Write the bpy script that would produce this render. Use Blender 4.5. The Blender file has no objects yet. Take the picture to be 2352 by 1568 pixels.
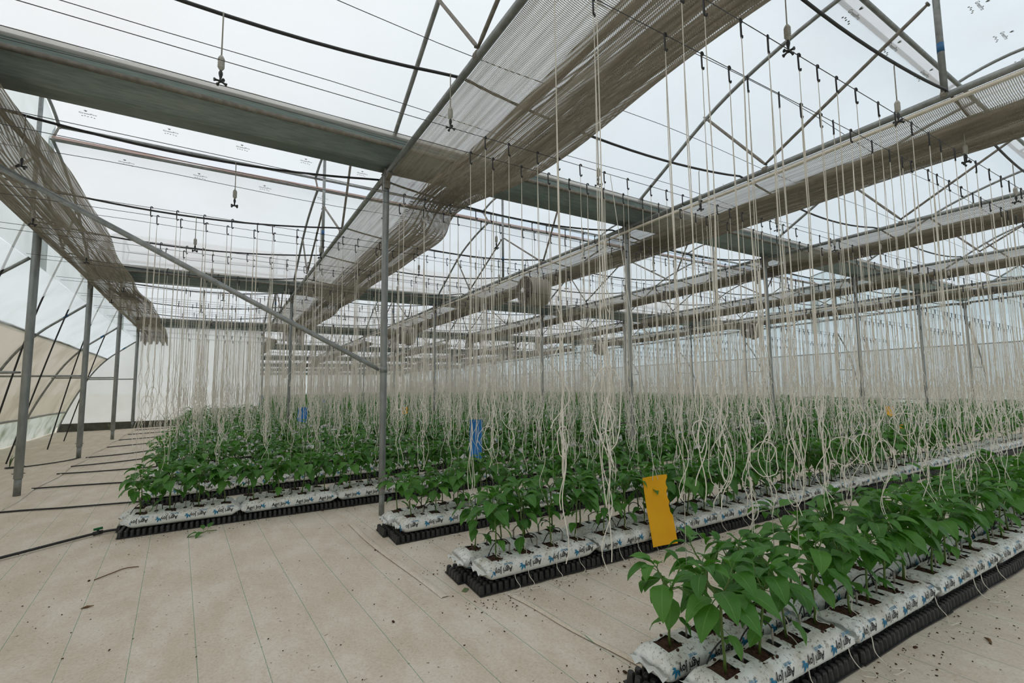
import bpy, bmesh, math, random
import numpy as np
from mathutils import Matrix, Vector

# ------------------------------------------------------------------ camera, world, exposure
scene = bpy.context.scene
COL = scene.collection
R = math.radians
F_PX = 1098.3
YAW, PITCH, ROLL, CAM_H = R(57.957), R(5.074), R(-0.5525), 1.4541
cam_d = bpy.data.cameras.new('camera')
cam_d.sensor_width = 36.0
cam_d.lens = F_PX / 2352.0 * 36.0
cam_d.clip_start, cam_d.clip_end = 0.05, 500
cam = bpy.data.objects.new('camera', cam_d)
COL.objects.link(cam)
fw = Vector((math.cos(YAW) * math.cos(PITCH), math.sin(YAW) * math.cos(PITCH), math.sin(PITCH)))
rt = Vector((math.sin(YAW), -math.cos(YAW), 0))
up = rt.cross(fw)
r2 = rt * math.cos(ROLL) + up * math.sin(ROLL)
u2 = -rt * math.sin(ROLL) + up * math.cos(ROLL)
m3 = Matrix((r2, u2, -fw)).transposed().to_4x4()
m3.translation = (0, 0, CAM_H)
cam.matrix_world = m3
scene.camera = cam

world = bpy.data.worlds.new('overcast_sky')
scene.world = world
world.use_nodes = True
bg = world.node_tree.nodes['Background']
# overcast: whiter towards the veiled sun, bluer and dimmer on the opposite side
wnt = world.node_tree
w_geo = wnt.nodes.new('ShaderNodeTexCoord')
w_dot = wnt.nodes.new('ShaderNodeVectorMath'); w_dot.operation = 'DOT_PRODUCT'
w_dot.inputs[1].default_value = Vector((-0.80, -0.10, 0.55)).normalized()
wnt.links.new(w_geo.outputs['Generated'], w_dot.inputs[0])
w_map = wnt.nodes.new('ShaderNodeMapRange'); w_map.interpolation_type = 'SMOOTHSTEP'
w_map.inputs['From Min'].default_value = -0.9; w_map.inputs['From Max'].default_value = 0.9
wnt.links.new(w_dot.outputs['Value'], w_map.inputs['Value'])
w_mix = wnt.nodes.new('ShaderNodeMix'); w_mix.data_type = 'RGBA'
wnt.links.new(w_map.outputs['Result'], w_mix.inputs['Factor'])
w_mix.inputs[6].default_value = (0.60, 0.76, 0.87, 1); w_mix.inputs[7].default_value = (1.06, 1.06, 1.06, 1)
# overcast luminance: the zenith brighter than the horizon
w_sep = wnt.nodes.new('ShaderNodeSeparateXYZ'); wnt.links.new(w_geo.outputs['Generated'], w_sep.inputs[0])
w_cie = wnt.nodes.new('ShaderNodeMapRange'); w_cie.inputs['From Min'].default_value = 0.0; w_cie.inputs['From Max'].default_value = 1.0
w_cie.inputs['To Min'].default_value = 0.60; w_cie.inputs['To Max'].default_value = 1.0
wnt.links.new(w_sep.outputs[2], w_cie.inputs['Value'])
wnt.links.new(w_mix.outputs[2], bg.inputs['Color'])
w_mul = wnt.nodes.new('ShaderNodeMath'); w_mul.operation = 'MULTIPLY'; w_mul.inputs[1].default_value = 1.34
wnt.links.new(w_cie.outputs['Result'], w_mul.inputs[0]); wnt.links.new(w_mul.outputs[0], bg.inputs['Strength'])
vs = scene.view_settings
vs.view_transform = 'Standard'
vs.look = 'None'
vs.gamma = 1.0
vs.use_curve_mapping = False
vs.exposure = 0.10
cy = scene.cycles
cy.max_bounces = 5
cy.diffuse_bounces = 5
cy.glossy_bounces = 2
cy.transmission_bounces = 4
cy.transparent_max_bounces = 16
cy.adaptive_threshold = 0.1
cy.denoising_prefilter = 'FAST'
cy.caustics_reflective = False
cy.caustics_refractive = False

# ------------------------------------------------------------------ site geometry
rng = random.Random(7)
nrg = np.random.default_rng(7)
XA, YA, BAY, SPAN = 1.68, 5.50, 4.0, 8.0
XL, XR = XA - BAY, XA + 5 * BAY
YBLOCK, YEND = YA + 2 * SPAN, YA + 7 * SPAN
def gz(x, y): return 0.0157 * (min(x, 12.0) - XA) + 0.007 * (min(y, 20.0) - YA) - 0.003 * max(0.0, y - 20.0)     # the site levels off further back
def gut(x, y): return 3.982 + 0.0043 * (x - XA) - 0.0232 * (y - YA)
def wire_z(x, y): return 3.40 - 0.022 * (x - 2.3) - 0.016 * (y - 1.4)
TILT = (0.007, -0.0157)          # floor tilt as small rotations about x and y
def dist(x, y, z=0.5): return math.sqrt(x * x + y * y + (z - CAM_H) ** 2)
def pix(x, y, z):
    d = Vector((x, y, z - CAM_H)); zz = d.dot(fw)
    if zz < 0.05: return None
    return 1176 + F_PX * d.dot(r2) / zz, 784 - F_PX * d.dot(u2) / zz
def seen(x, y, z, m=120):
    p = pix(x, y, z)
    return p is not None and -m < p[0] < 2352 + m and -m < p[1] < 1568 + m
def nth(n):
    s = {1: 'st', 2: 'nd', 3: 'rd'}.get(n % 10 if n % 100 not in (11, 12, 13) else 0, 'th')
    return '%d%s' % (n, s)

# ------------------------------------------------------------------ materials
def new_mat(name):
    m = bpy.data.materials.new(name); m.use_nodes = True
    nt = m.node_tree
    return m, nt, nt.nodes['Principled BSDF'], nt.nodes['Material Output']
def N(nt, t, **kw):
    n = nt.nodes.new(t)
    for k, v in kw.items():
        if hasattr(n, k): setattr(n, k, v)
        else: n.inputs[k].default_value = v
    return n
def ramp(nt, fac, stops):
    n = nt.nodes.new('ShaderNodeValToRGB')
    e = n.color_ramp.elements
    while len(e) > 1: e.remove(e[0])
    e[0].position, e[0].color = stops[0][0], (*stops[0][1], 1)
    for p, c in stops[1:]:
        q = e.new(p); q.color = (*c, 1)
    nt.links.new(fac, n.inputs['Fac'])
    return n.outputs['Color']
def noise(nt, scale, detail=4, vec=None, rough=0.55):
    n = nt.nodes.new('ShaderNodeTexNoise')
    n.inputs['Scale'].default_value = scale; n.inputs['Detail'].default_value = detail
    n.inputs['Roughness'].default_value = rough
    if vec is not None: nt.links.new(vec, n.inputs['Vector'])
    return n.outputs['Fac']
def coord(nt, which='Object', scale=None, rot=None):
    t = nt.nodes.new('ShaderNodeTexCoord').outputs[which]
    if scale or rot:
        mp = nt.nodes.new('ShaderNodeMapping')
        if scale: mp.inputs['Scale'].default_value = scale
        if rot: mp.inputs['Rotation'].default_value = rot
        nt.links.new(t, mp.inputs['Vector']); return mp.outputs['Vector']
    return t
def mixc(nt, fac, a, b, mode='MIX'):
    n = nt.nodes.new('ShaderNodeMix'); n.data_type = 'RGBA'; n.blend_type = mode
    for s, v in (('Factor', fac), ('A', a), ('B', b)):
        i = [x for x in n.inputs if x.name == s and x.enabled][0] if s == 'Factor' else [x for x in n.inputs if x.name == s and x.type == 'RGBA'][0]
        if isinstance(v, (int, float)): i.default_value = v
        elif isinstance(v, tuple): i.default_value = (*v, 1)
        else: nt.links.new(v, i)
    return [x for x in n.outputs if x.type == 'RGBA'][0]
def math_n(nt, op, a, b=None, c=None):
    n = nt.nodes.new('ShaderNodeMath'); n.operation = op
    for i, v in ((0, a), (1, b), (2, c)):
        if v is None: continue
        if isinstance(v, (int, float)): n.inputs[i].default_value = v
        else: nt.links.new(v, n.inputs[i])
    return n.outputs[0]
def bump(nt, height, strength, dist_=0.01, bsdf=None):
    b = nt.nodes.new('ShaderNodeBump'); b.inputs['Strength'].default_value = strength
    b.inputs['Distance'].default_value = dist_
    nt.links.new(height, b.inputs['Height'])
    if bsdf: nt.links.new(b.outputs['Normal'], bsdf.inputs['Normal'])
    return b.outputs['Normal']
def simple(name, c1, c2, scale=8, rough=0.6, metal=0.0, detail=4, vec_scale=None, bmp=0.0, spec=None):
    m, nt, b, o = new_mat(name)
    v = coord(nt, 'Object', vec_scale)
    f = noise(nt, scale, detail, v)
    nt.links.new(ramp(nt, f, [(0.3, c1), (0.7, c2)]), b.inputs['Base Color'])
    b.inputs['Roughness'].default_value = rough; b.inputs['Metallic'].default_value = metal
    if spec is not None: b.inputs['Specular IOR Level'].default_value = spec
    if bmp: bump(nt, f, bmp, 0.004, b)
    return m
def shader_mix(nt, fac, a, b):
    n = nt.nodes.new('ShaderNodeMixShader')
    if isinstance(fac, (int, float)): n.inputs[0].default_value = fac
    else: nt.links.new(fac, n.inputs[0])
    nt.links.new(a, n.inputs[1]); nt.links.new(b, n.inputs[2])
    return n.outputs[0]

M = {}
M['steel'] = simple('galvanized_steel', (0.20, 0.215, 0.21), (0.33, 0.345, 0.335), 14, 0.5, 0.55, 6)
M['steel_dirty'] = simple('weathered_steel', (0.16, 0.145, 0.12), (0.27, 0.25, 0.215), 18, 0.65, 0.35, 6)
M['blue_paint'] = simple('blue_band', (0.01, 0.09, 0.22), (0.015, 0.11, 0.26), 20, 0.5)
M['pvc'] = simple('cream_pvc', (0.60, 0.55, 0.45), (0.70, 0.65, 0.56), 12, 0.45)
M['black'] = simple('black_hose', (0.012, 0.012, 0.013), (0.025, 0.025, 0.026), 20, 0.5)
M['hook'] = simple('black_plastic', (0.012, 0.012, 0.013), (0.02, 0.02, 0.02), 20, 0.4)
M['tray'] = simple('black_tray', (0.010, 0.011, 0.012), (0.03, 0.03, 0.03), 9, 0.38)
M['fogger'] = simple('grey_fogger', (0.32, 0.31, 0.27), (0.42, 0.40, 0.36), 30, 0.5)
M['wire'] = simple('steel_wire', (0.05, 0.05, 0.055), (0.09, 0.09, 0.10), 5, 0.5, 0.4)
M['stake'] = simple('grey_stake', (0.22, 0.20, 0.17), (0.32, 0.30, 0.26), 20, 0.6)
M['fan'] = simple('taupe_fan', (0.30, 0.265, 0.22), (0.37, 0.33, 0.28), 5, 0.5, 0.1)
M['fan_dark'] = simple('fan_inside', (0.05, 0.045, 0.04), (0.08, 0.07, 0.06), 5, 0.6)
M['white'] = simple('white_plastic', (0.7, 0.7, 0.7), (0.8, 0.8, 0.8), 5, 0.5)
M['green_plastic'] = simple('green_valve', (0.01, 0.12, 0.04), (0.015, 0.16, 0.05), 8, 0.4)
M['print_black'] = simple('black_print', (0.012, 0.012, 0.014), (0.02, 0.02, 0.022), 8, 0.6)
M['print_blue'] = simple('blue_print', (0.004, 0.15, 0.30), (0.008, 0.19, 0.36), 8, 0.6)
M['print_grey'] = simple('grey_print', (0.22, 0.23, 0.23), (0.3, 0.31, 0.31), 8, 0.7)
M['yellow'] = simple('yellow_card', (0.86, 0.42, 0.004), (0.90, 0.46, 0.006), 6, 0.45)
M['blue'] = simple('blue_card', (0.006, 0.15, 0.44), (0.008, 0.17, 0.50), 6, 0.45)
M['soil'] = simple('coir_soil', (0.022, 0.009, 0.004), (0.10, 0.042, 0.02), 90, 0.95, 0, 8, bmp=0.8)
M['concrete'] = simple('dark_concrete', (0.06, 0.06, 0.045), (0.13, 0.13, 0.105), 6, 0.9, 0, 8, bmp=0.3)
M['earth'] = simple('outdoor_ground', (0.20, 0.23, 0.12), (0.34, 0.31, 0.20), 0.6, 0.95, 0, 8)
M['stem'] = simple('green_stem', (0.07, 0.13, 0.02), (0.12, 0.19, 0.04), 25, 0.5)
M['weed'] = simple('pale_weed', (0.10, 0.16, 0.05), (0.2, 0.26, 0.12), 12, 0.6)
M['dry'] = simple('dry_leaf', (0.10, 0.05, 0.02), (0.2, 0.11, 0.05), 30, 0.8)

def gutter_mat():
    m, nt, b, o = new_mat('gutter_zinc')
    f = noise(nt, 3.0, 7, coord(nt, 'Object', (0.5, 3, 3)))
    f2 = noise(nt, 40, 3, coord(nt, 'Object', (0.15, 2, 2)))
    c = ramp(nt, f, [(0.3, (0.15, 0.20, 0.19)), (0.62, (0.23, 0.285, 0.27)), (0.8, (0.27, 0.27, 0.225))])
    nt.links.new(mixc(nt, 0.35, c, ramp(nt, f2, [(0.35, (0.12, 0.15, 0.14)), (0.65, (0.30, 0.34, 0.32))])), b.inputs['Base Color'])
    b.inputs['Metallic'].default_value = 0.6; b.inputs['Roughness'].default_value = 0.42
    return m
M['gutter'] = gutter_mat()

def twine_mat():
    m, nt, b, o = new_mat('white_twine')
    f = noise(nt, 4, 3, coord(nt, 'Object'))
    col = ramp(nt, f, [(0.3, (0.90, 0.85, 0.77)), (0.7, (0.97, 0.94, 0.88))])
    d = N(nt, 'ShaderNodeBsdfDiffuse'); t = N(nt, 'ShaderNodeBsdfTranslucent')
    nt.links.new(col, d.inputs['Color']); nt.links.new(col, t.inputs['Color'])
    nt.links.new(shader_mix(nt, 0.42, d.outputs[0], t.outputs[0]), o.inputs['Surface'])
    return m
M['twine'] = twine_mat()

def film_mat(name, tint, clear, stain=None, opaque_col=(0.8, 0.8, 0.8), stain_scale=1.5, dirt=0.25):
    """thin plastic film: part clear, part milky (translucent + diffuse), with stains of its own"""
    m, nt, b, o = new_mat(name)
    v = coord(nt, 'Object')
    n1 = noise(nt, stain_scale, 2, v)
    sf = ramp(nt, n1, [(0.42, (0, 0, 0)), (0.75, (1, 1, 1))])
    col = mixc(nt, math_n(nt, 'MULTIPLY', sf, dirt), tint, stain or opaque_col)
    tr = N(nt, 'ShaderNodeBsdfTransparent'); tl = N(nt, 'ShaderNodeBsdfTranslucent'); df = N(nt, 'ShaderNodeBsdfDiffuse')
    for s in (tr, tl, df): nt.links.new(col, s.inputs['Color'])
    milky = shader_mix(nt, 0.40, tl.outputs[0], df.outputs[0])
    nt.links.new(shader_mix(nt, 1 - clear, tr.outputs[0], milky), o.inputs['Surface'])
    return m
M['film'] = film_mat('roof_film', (0.96, 0.96, 0.96), 0.48, (0.84, 0.82, 0.78), dirt=0.3, stain_scale=0.8)
M['film_wall'] = film_mat('wall_film', (0.92, 0.96, 0.97), 0.42, (0.60, 0.66, 0.60), dirt=0.3)
M['film_white'] = film_mat('white_wall_film', (0.95, 0.97, 0.97), 0.10, (0.74, 0.76, 0.70), dirt=0.3)
M['curtain'] = film_mat('dirty_curtain', (0.64, 0.59, 0.50), 0.12, (0.44, 0.39, 0.30), dirt=0.8, stain_scale=1.3)
M['apron'] = film_mat('stained_apron', (0.74, 0.80, 0.76), 0.20, (0.16, 0.20, 0.10), dirt=0.75, stain_scale=2.0)
M['net_grey'] = film_mat('grey_insect_net', (0.72, 0.725, 0.70), 0.35, (0.58, 0.58, 0.54), dirt=0.4)
M['net_vent'] = film_mat('vent_net', (0.93, 0.93, 0.95), 0.85, (0.8, 0.8, 0.8), dirt=0.2)
M['pink'] = film_mat('pink_net_hem', (0.78, 0.62, 0.57), 0.45, (0.6, 0.45, 0.4), dirt=0.3)
M['film_edge'] = film_mat('grey_film_edge', (0.72, 0.70, 0.66), 0.35, (0.5, 0.48, 0.44), dirt=0.5)

def screen_mat(name, gain, base):
    m, nt, b, o = new_mat(name)
    v = coord(nt, 'Object')
    sep = nt.nodes.new('ShaderNodeSeparateXYZ'); nt.links.new(v, sep.inputs[0])
    n1 = noise(nt, 22, 2, coord(nt, 'Object', (2.2, 0.12, 2.2)))
    col = ramp(nt, n1, [(0.3, (0.23, 0.20, 0.15)), (0.7, (0.38, 0.34, 0.27))])
    # knit: open loops, about 1 cm apart
    w1 = math_n(nt, 'SINE', math_n(nt, 'MULTIPLY', sep.outputs[0], 640.0))
    w2 = math_n(nt, 'SINE', math_n(nt, 'MULTIPLY', sep.outputs[1], 420.0))
    hole = math_n(nt, 'GREATER_THAN', math_n(nt, 'ADD', w1, w2), 0.1)
    streak = noise(nt, 9, 1, coord(nt, 'Object', (3.5, 0.06, 0.5)))
    open_ = math_n(nt, 'MULTIPLY', hole, math_n(nt, 'MULTIPLY_ADD', streak, gain, base))
    d = N(nt, 'ShaderNodeBsdfDiffuse'); t = N(nt, 'ShaderNodeBsdfTranslucent'); tr = N(nt, 'ShaderNodeBsdfTransparent')
    nt.links.new(col, d.inputs['Color']); nt.links.new(col, t.inputs['Color'])
    body = shader_mix(nt, 0.3, d.outputs[0], t.outputs[0])
    nt.links.new(shader_mix(nt, open_, body, tr.outputs[0]), o.inputs['Surface'])
    return m
M['screen_sheer'] = screen_mat('shade_net_single_layer', 1.4, 0.1)
M['screen'] = screen_mat('shade_net_folded', 1.5, -0.42)

def floor_mat():
    m, nt, b, o = new_mat('woven_ground_cover')
    v = coord(nt, 'Object')
    sep = nt.nodes.new('ShaderNodeSeparateXYZ'); nt.links.new(v, sep.inputs[0])
    big = noise(nt, 0.9, 5, v, 0.62)
    mid = noise(nt, 4.5, 8, coord(nt, 'Object', (1.0, 0.45, 1)), 0.65)
    fine = noise(nt, 60, 6, v, 0.7)
    c = ramp(nt, big, [(0.30, (0.62, 0.53, 0.42)), (0.50, (0.70, 0.62, 0.51)), (0.72, (0.78, 0.72, 0.63))])
    c = mixc(nt, math_n(nt, 'MULTIPLY', ramp(nt, mid, [(0.44, (0, 0, 0)), (0.66, (1, 1, 1))]), 0.72), c, (0.50, 0.39, 0.275))
    c = mixc(nt, math_n(nt, 'MULTIPLY', ramp(nt, mid, [(0.30, (1, 1, 1)), (0.44, (0, 0, 0))]), 0.6), c, (0.82, 0.78, 0.70))
    c = mixc(nt, 0.45, c, ramp(nt, fine, [(0.3, (0.46, 0.38, 0.29)), (0.5, (0.70, 0.63, 0.53)), (0.7, (0.82, 0.77, 0.69))]))
    speck = noise(nt, 34, 2, v)
    c = mixc(nt, ramp(nt, speck, [(0.70, (0, 0, 0)), (0.74, (0.7, 0.7, 0.7))]), c, (0.14, 0.09, 0.05))
    # green marker threads woven into the fabric, about 31 cm apart
    xs = math_n(nt, 'ADD', sep.outputs[0], math_n(nt, 'MULTIPLY', sep.outputs[1], 0.05))
    fr = math_n(nt, 'FRACT', math_n(nt, 'MULTIPLY', math_n(nt, 'ADD', xs, 20.31), 1 / 0.31))
    line = math_n(nt, 'MULTIPLY', math_n(nt, 'LESS_THAN', fr, 0.012), math_n(nt, 'GREATER_THAN', fine, 0.42))
    c = mixc(nt, math_n(nt, 'MULTIPLY', line, 0.75), c, (0.10, 0.26, 0.15))
    nt.links.new(c, b.inputs['Base Color'])
    b.inputs['Roughness'].default_value = 0.85; b.inputs['Specular IOR Level'].default_value = 0.2
    w1 = math_n(nt, 'SINE', math_n(nt, 'MULTIPLY', sep.outputs[0], 900.0))
    w2 = math_n(nt, 'SINE', math_n(nt, 'MULTIPLY', sep.outputs[1], 900.0))
    h = math_n(nt, 'ADD', math_n(nt, 'MULTIPLY', math_n(nt, 'MULTIPLY', w1, w2), 0.12), math_n(nt, 'ADD', fine, math_n(nt, 'MULTIPLY', mid, 3.0)))
    bump(nt, h, 0.5, 0.01, b)
    return m
M['floor'] = floor_mat()

def leaf_mat():
    m, nt, b, o = new_mat('pepper_leaf')
    uv = coord(nt, 'UV')
    sep = nt.nodes.new('ShaderNodeSeparateXYZ'); nt.links.new(uv, sep.inputs[0])
    a = math_n(nt, 'ABSOLUTE', math_n(nt, 'SUBTRACT', sep.outputs[0], 0.5))
    mid = math_n(nt, 'LESS_THAN', a, 0.022)
    vf = math_n(nt, 'FRACT', math_n(nt, 'MULTIPLY', math_n(nt, 'SUBTRACT', sep.outputs[1], math_n(nt, 'MULTIPLY', a, 0.7)), 8.0))
    vein = math_n(nt, 'LESS_THAN', vf, 0.09)
    info = nt.nodes.new('ShaderNodeObjectInfo')
    base = ramp(nt, info.outputs['Random'], [(0.0, (0.044, 0.150, 0.020)), (0.5, (0.066, 0.200, 0.028)), (1.0, (0.100, 0.255, 0.038))])
    n1 = noise(nt, 2.5, 4, coord(nt, 'Object'))
    base = mixc(nt, math_n(nt, 'MULTIPLY', n1, 0.5), base, (0.042, 0.135, 0.028))
    c = mixc(nt, math_n(nt, 'MULTIPLY', vein, 0.30), base, (0.10, 0.25, 0.06))
    c = mixc(nt, math_n(nt, 'MULTIPLY', mid, 0.7), c, (0.15, 0.30, 0.08))
    nt.links.new(c, b.inputs['Base Color'])
    b.inputs['Roughness'].default_value = 0.42; b.inputs['Specular IOR Level'].default_value = 0.35
    bump(nt, math_n(nt, 'MULTIPLY', vf, 1.0), 0.25, 0.003, b)
    t = N(nt, 'ShaderNodeBsdfTranslucent')
    nt.links.new(mixc(nt, 1.0, c, (1.5, 1.7, 0.7), 'MULTIPLY'), t.inputs['Color'])
    nt.links.new(shader_mix(nt, 0.28, b.outputs[0], t.outputs[0]), o.inputs['Surface'])
    return m
M['leaf'] = leaf_mat()

def bag_mat():
    m, nt, b, o = new_mat('white_grow_bag')
    v = coord(nt, 'Object')
    info = nt.nodes.new('ShaderNodeObjectInfo')
    off = nt.nodes.new('ShaderNodeVectorMath'); off.operation = 'ADD'
    cmb = nt.nodes.new('ShaderNodeCombineXYZ')
    nt.links.new(math_n(nt, 'MULTIPLY', info.outputs['Random'], 40.0), cmb.inputs[0])
    nt.links.new(v, off.inputs[0]); nt.links.new(cmb.outputs[0], off.inputs[1])
    sep = nt.nodes.new('ShaderNodeSeparateXYZ'); nt.links.new(v, sep.inputs[0])
    f1 = noise(nt, 7, 7, off.outputs[0], 0.65)
    f2 = noise(nt, 55, 5, off.outputs[0], 0.7)
    top = math_n(nt, 'MULTIPLY', math_n(nt, 'SUBTRACT', sep.outputs[2], 0.055), 16.0)     # dust settles on the upper side
    top = math_n(nt, 'MAXIMUM', math_n(nt, 'MINIMUM', top, 1.0), 0.0)
    d = math_n(nt, 'MULTIPLY', ramp(nt, f1, [(0.40, (0, 0, 0)), (0.72, (1, 1, 1))]), math_n(nt, 'MULTIPLY_ADD', top, 0.75, 0.15))
    c = mixc(nt, d, (0.80, 0.82, 0.80), (0.46, 0.41, 0.32))
    sp = ramp(nt, f2, [(0.55, (0, 0, 0)), (0.62, (1, 1, 1))])
    c = mixc(nt, math_n(nt, 'MULTIPLY', math_n(nt, 'MULTIPLY', sp, top), 0.75), c, (0.10, 0.06, 0.03))
    nt.links.new(c, b.inputs['Base Color'])
    b.inputs['Roughness'].default_value = 0.38
    bump(nt, noise(nt, 16, 5, off.outputs[0]), 0.35, 0.01, b)
    return m
M['bag'] = bag_mat()

# ------------------------------------------------------------------ mesh helpers
class MB:
    def __init__(self): self.v, self.f, self.mi, self.uv = [], [], [], None
    def add(self, vs_, fs, mi=0):
        o = len(self.v); self.v.extend([tuple(p) for p in vs_])
        self.f.extend([tuple(i + o for i in f) for f in fs]); self.mi.extend([mi] * len(fs))
    def box(self, c, s, mi=0, rot=None):
        x, y, z = s[0] / 2, s[1] / 2, s[2] / 2
        pts = [Vector((a * x, b * y, d * z)) for d in (-1, 1) for b in (-1, 1) for a in (-1, 1)]
        if rot is not None: pts = [rot @ p for p in pts]
        self.add([(p[0] + c[0], p[1] + c[1], p[2] + c[2]) for p in pts],
                 [(0, 2, 3, 1), (4, 5, 7, 6), (0, 1, 5, 4), (2, 6, 7, 3), (0, 4, 6, 2), (1, 3, 7, 5)], mi)
    def tube(self, pts, r, n=8, mi=0, cap=True, radii=None):
        pts = [Vector(p) for p in pts]
        k = len(pts); rings = []
        prev = None
        for i, p in enumerate(pts):
            t = (pts[min(i + 1, k - 1)] - pts[max(i - 1, 0)])
            if t.length < 1e-9: t = Vector((0, 0, 1))
            t.normalize()
            if prev is None:
                a = Vector((0, 0, 1)) if abs(t.z) < 0.9 else Vector((1, 0, 0))
            else: a = prev
            s = t.cross(a)
            if s.length < 1e-6: s = t.cross(Vector((0.3, 0.9, 0.1)))
            s.normalize(); w = s.cross(t); prev = w
            rr = radii[i] if radii else r
            rings.append([p + (s * math.cos(2 * math.pi * j / n) + w * math.sin(2 * math.pi * j / n)) * rr for j in range(n)])
        fs = []
        for i in range(k - 1):
            for j in range(n):
                fs.append((i * n + j, i * n + (j + 1) % n, (i + 1) * n + (j + 1) % n, (i + 1) * n + j))
        if cap:
            fs.append(tuple(range(n))[::-1]); fs.append(tuple((k - 1) * n + j for j in range(n)))
        self.add([q for rg in rings for q in rg], fs, mi)
    def grid(self, rows, mi=0, closed=False):
        n = len(rows[0]); fs = []
        for i in range(len(rows) - 1):
            for j in range(n if closed else n - 1):
                fs.append((i * n + j, i * n + (j + 1) % n, (i + 1) * n + (j + 1) % n, (i + 1) * n + j))
        self.add([p for r_ in rows for p in r_], fs, mi)
    def disc(self, c, r, n, axis, mi=0):
        a = Vector(axis).normalized(); s = a.orthogonal().normalized(); w = a.cross(s)
        self.add([Vector(c) + (s * math.cos(2 * math.pi * j / n) + w * math.sin(2 * math.pi * j / n)) * r for j in range(n)], [tuple(range(n))], mi)
    def mesh(self, name, mats, smooth=False):
        me = bpy.data.meshes.new(name)
        me.from_pydata(self.v, [], self.f)
        for m in (mats if isinstance(mats, (list, tuple)) else [mats]): me.materials.append(M[m])
        if any(self.mi): me.polygons.foreach_set('material_index', self.mi)
        if smooth: me.polygons.foreach_set('use_smooth', [True] * len(self.f))
        me.update()
        return me
def link(o, parent=None):
    COL.objects.link(o)
    if parent is not None: o.parent = parent
    return o
def ob(name, data, parent=None, loc=(0, 0, 0), rot=(0, 0, 0), scale=(1, 1, 1)):
    o = bpy.data.objects.new(name, data); link(o, parent)
    o.location = loc; o.rotation_euler = rot; o.scale = scale
    return o
def tag(o, label, cat, group=None, kind=None):
    o['label'] = label; o['category'] = cat
    if group: o['group'] = group
    if kind: o['kind'] = kind
    return o
def np_mesh(name, verts, faces, mats, mi=None, uv=None, smooth=False):
    """verts (n,3), faces (m,k) all the same size"""
    me = bpy.data.meshes.new(name)
    nv, (nf, k) = len(verts), faces.shape
    me.vertices.add(nv); me.vertices.foreach_set('co', np.ascontiguousarray(verts, dtype=np.float32).ravel())
    me.loops.add(nf * k); me.loops.foreach_set('vertex_index', np.ascontiguousarray(faces, dtype=np.int32).ravel())
    me.polygons.add(nf); me.polygons.foreach_set('loop_start', np.arange(0, nf * k, k, dtype=np.int32))
    for m in (mats if isinstance(mats, (list, tuple)) else [mats]): me.materials.append(M[m])
    if mi is not None: me.polygons.foreach_set('material_index', np.ascontiguousarray(mi, dtype=np.int32))
    if uv is not None:
        l = me.uv_layers.new(name='UVMap'); l.data.foreach_set('uv', np.ascontiguousarray(uv, dtype=np.float32).ravel())
    if smooth: me.polygons.foreach_set('use_smooth', np.ones(nf, dtype=bool))
    me.update(calc_edges=True)
    return me
def smooth_path(pts, k=6):
    pts = [Vector(p) for p in pts]; out = []
    n = len(pts)
    for i in range(n - 1):
        p0, p1, p2, p3 = pts[max(i - 1, 0)], pts[i], pts[i + 1], pts[min(i + 2, n - 1)]
        for j in range(k):
            t = j / k
            out.append(0.5 * ((2 * p1) + (p2 - p0) * t + (2 * p0 - 5 * p1 + 4 * p2 - p3) * t * t + (3 * p1 - p0 - 3 * p2 + p3) * t ** 3))
    out.append(pts[-1])
    return out

# ------------------------------------------------------------------ the setting
def structure(name, me, parent=None, label=None, cat=None):
    o = ob(name, me, parent)
    if parent is None: o['kind'] = 'structure'
    if label: o['label'] = label
    if cat: o['category'] = cat
    return o

# floor: woven ground cover following the gentle slope of the site
rows = []
xs_ = np.linspace(XL - 2.6, XR + 2.6, 60); ys_ = np.linspace(YA - SPAN - 1.0, YEND + 1, 110)
for y in ys_:
    rows.append([(x, y, gz(x, y) + 0.006 * math.sin(x * 2.1 + y * 0.7) * math.sin(y * 1.7) - 0.006) for x in xs_])
b = MB(); b.grid(rows); floor = structure('floor', b.mesh('floor', 'floor', True), label='beige woven ground cover fabric with thin green threads', cat='floor')
b = MB(); b.box((10, 30, -1.0), (400, 400, 0.3)); structure('ground_outside', b.mesh('ground_outside', 'earth'), label='grassy ground outside the plastic walls', cat='ground')
# overlapping fabric seams, raised a little
def seam(pts, w, mat='floor', h_=0.013):
    mb = MB(); rows = [[], [], [], []]
    for i, (x, y) in enumerate(pts):
        z = gz(x, y)
        rows[0].append((x - w, y, z + 0.001)); rows[1].append((x - w * 0.6, y, z + h_))
        rows[2].append((x + w * 0.5, y, z + h_ * 0.85)); rows[3].append((x + w, y, z + 0.001))
    mb.grid(rows); return mb.mesh('fabric_seam', mat, True)
ob('fabric_seam', seam([(1.83 + 0.14 * t + 0.008 * math.sin(9 * t), 2.98 - 1.15 * t) for t in np.linspace(0, 1, 14)], 0.022), floor)
ob('fabric_seam', seam([(-2.16 + 0.03 * math.sin(y * 3), y) for y in np.linspace(6.0, 20.8, 40)], 0.02), floor)
ob('fabric_seam', seam([(1.30 - 0.05 * (y - 5.5) + 0.02 * math.sin(y * 2.4), y) for y in np.linspace(3.2, 5.35, 16)], 0.03, h_=0.006), floor)

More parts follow.
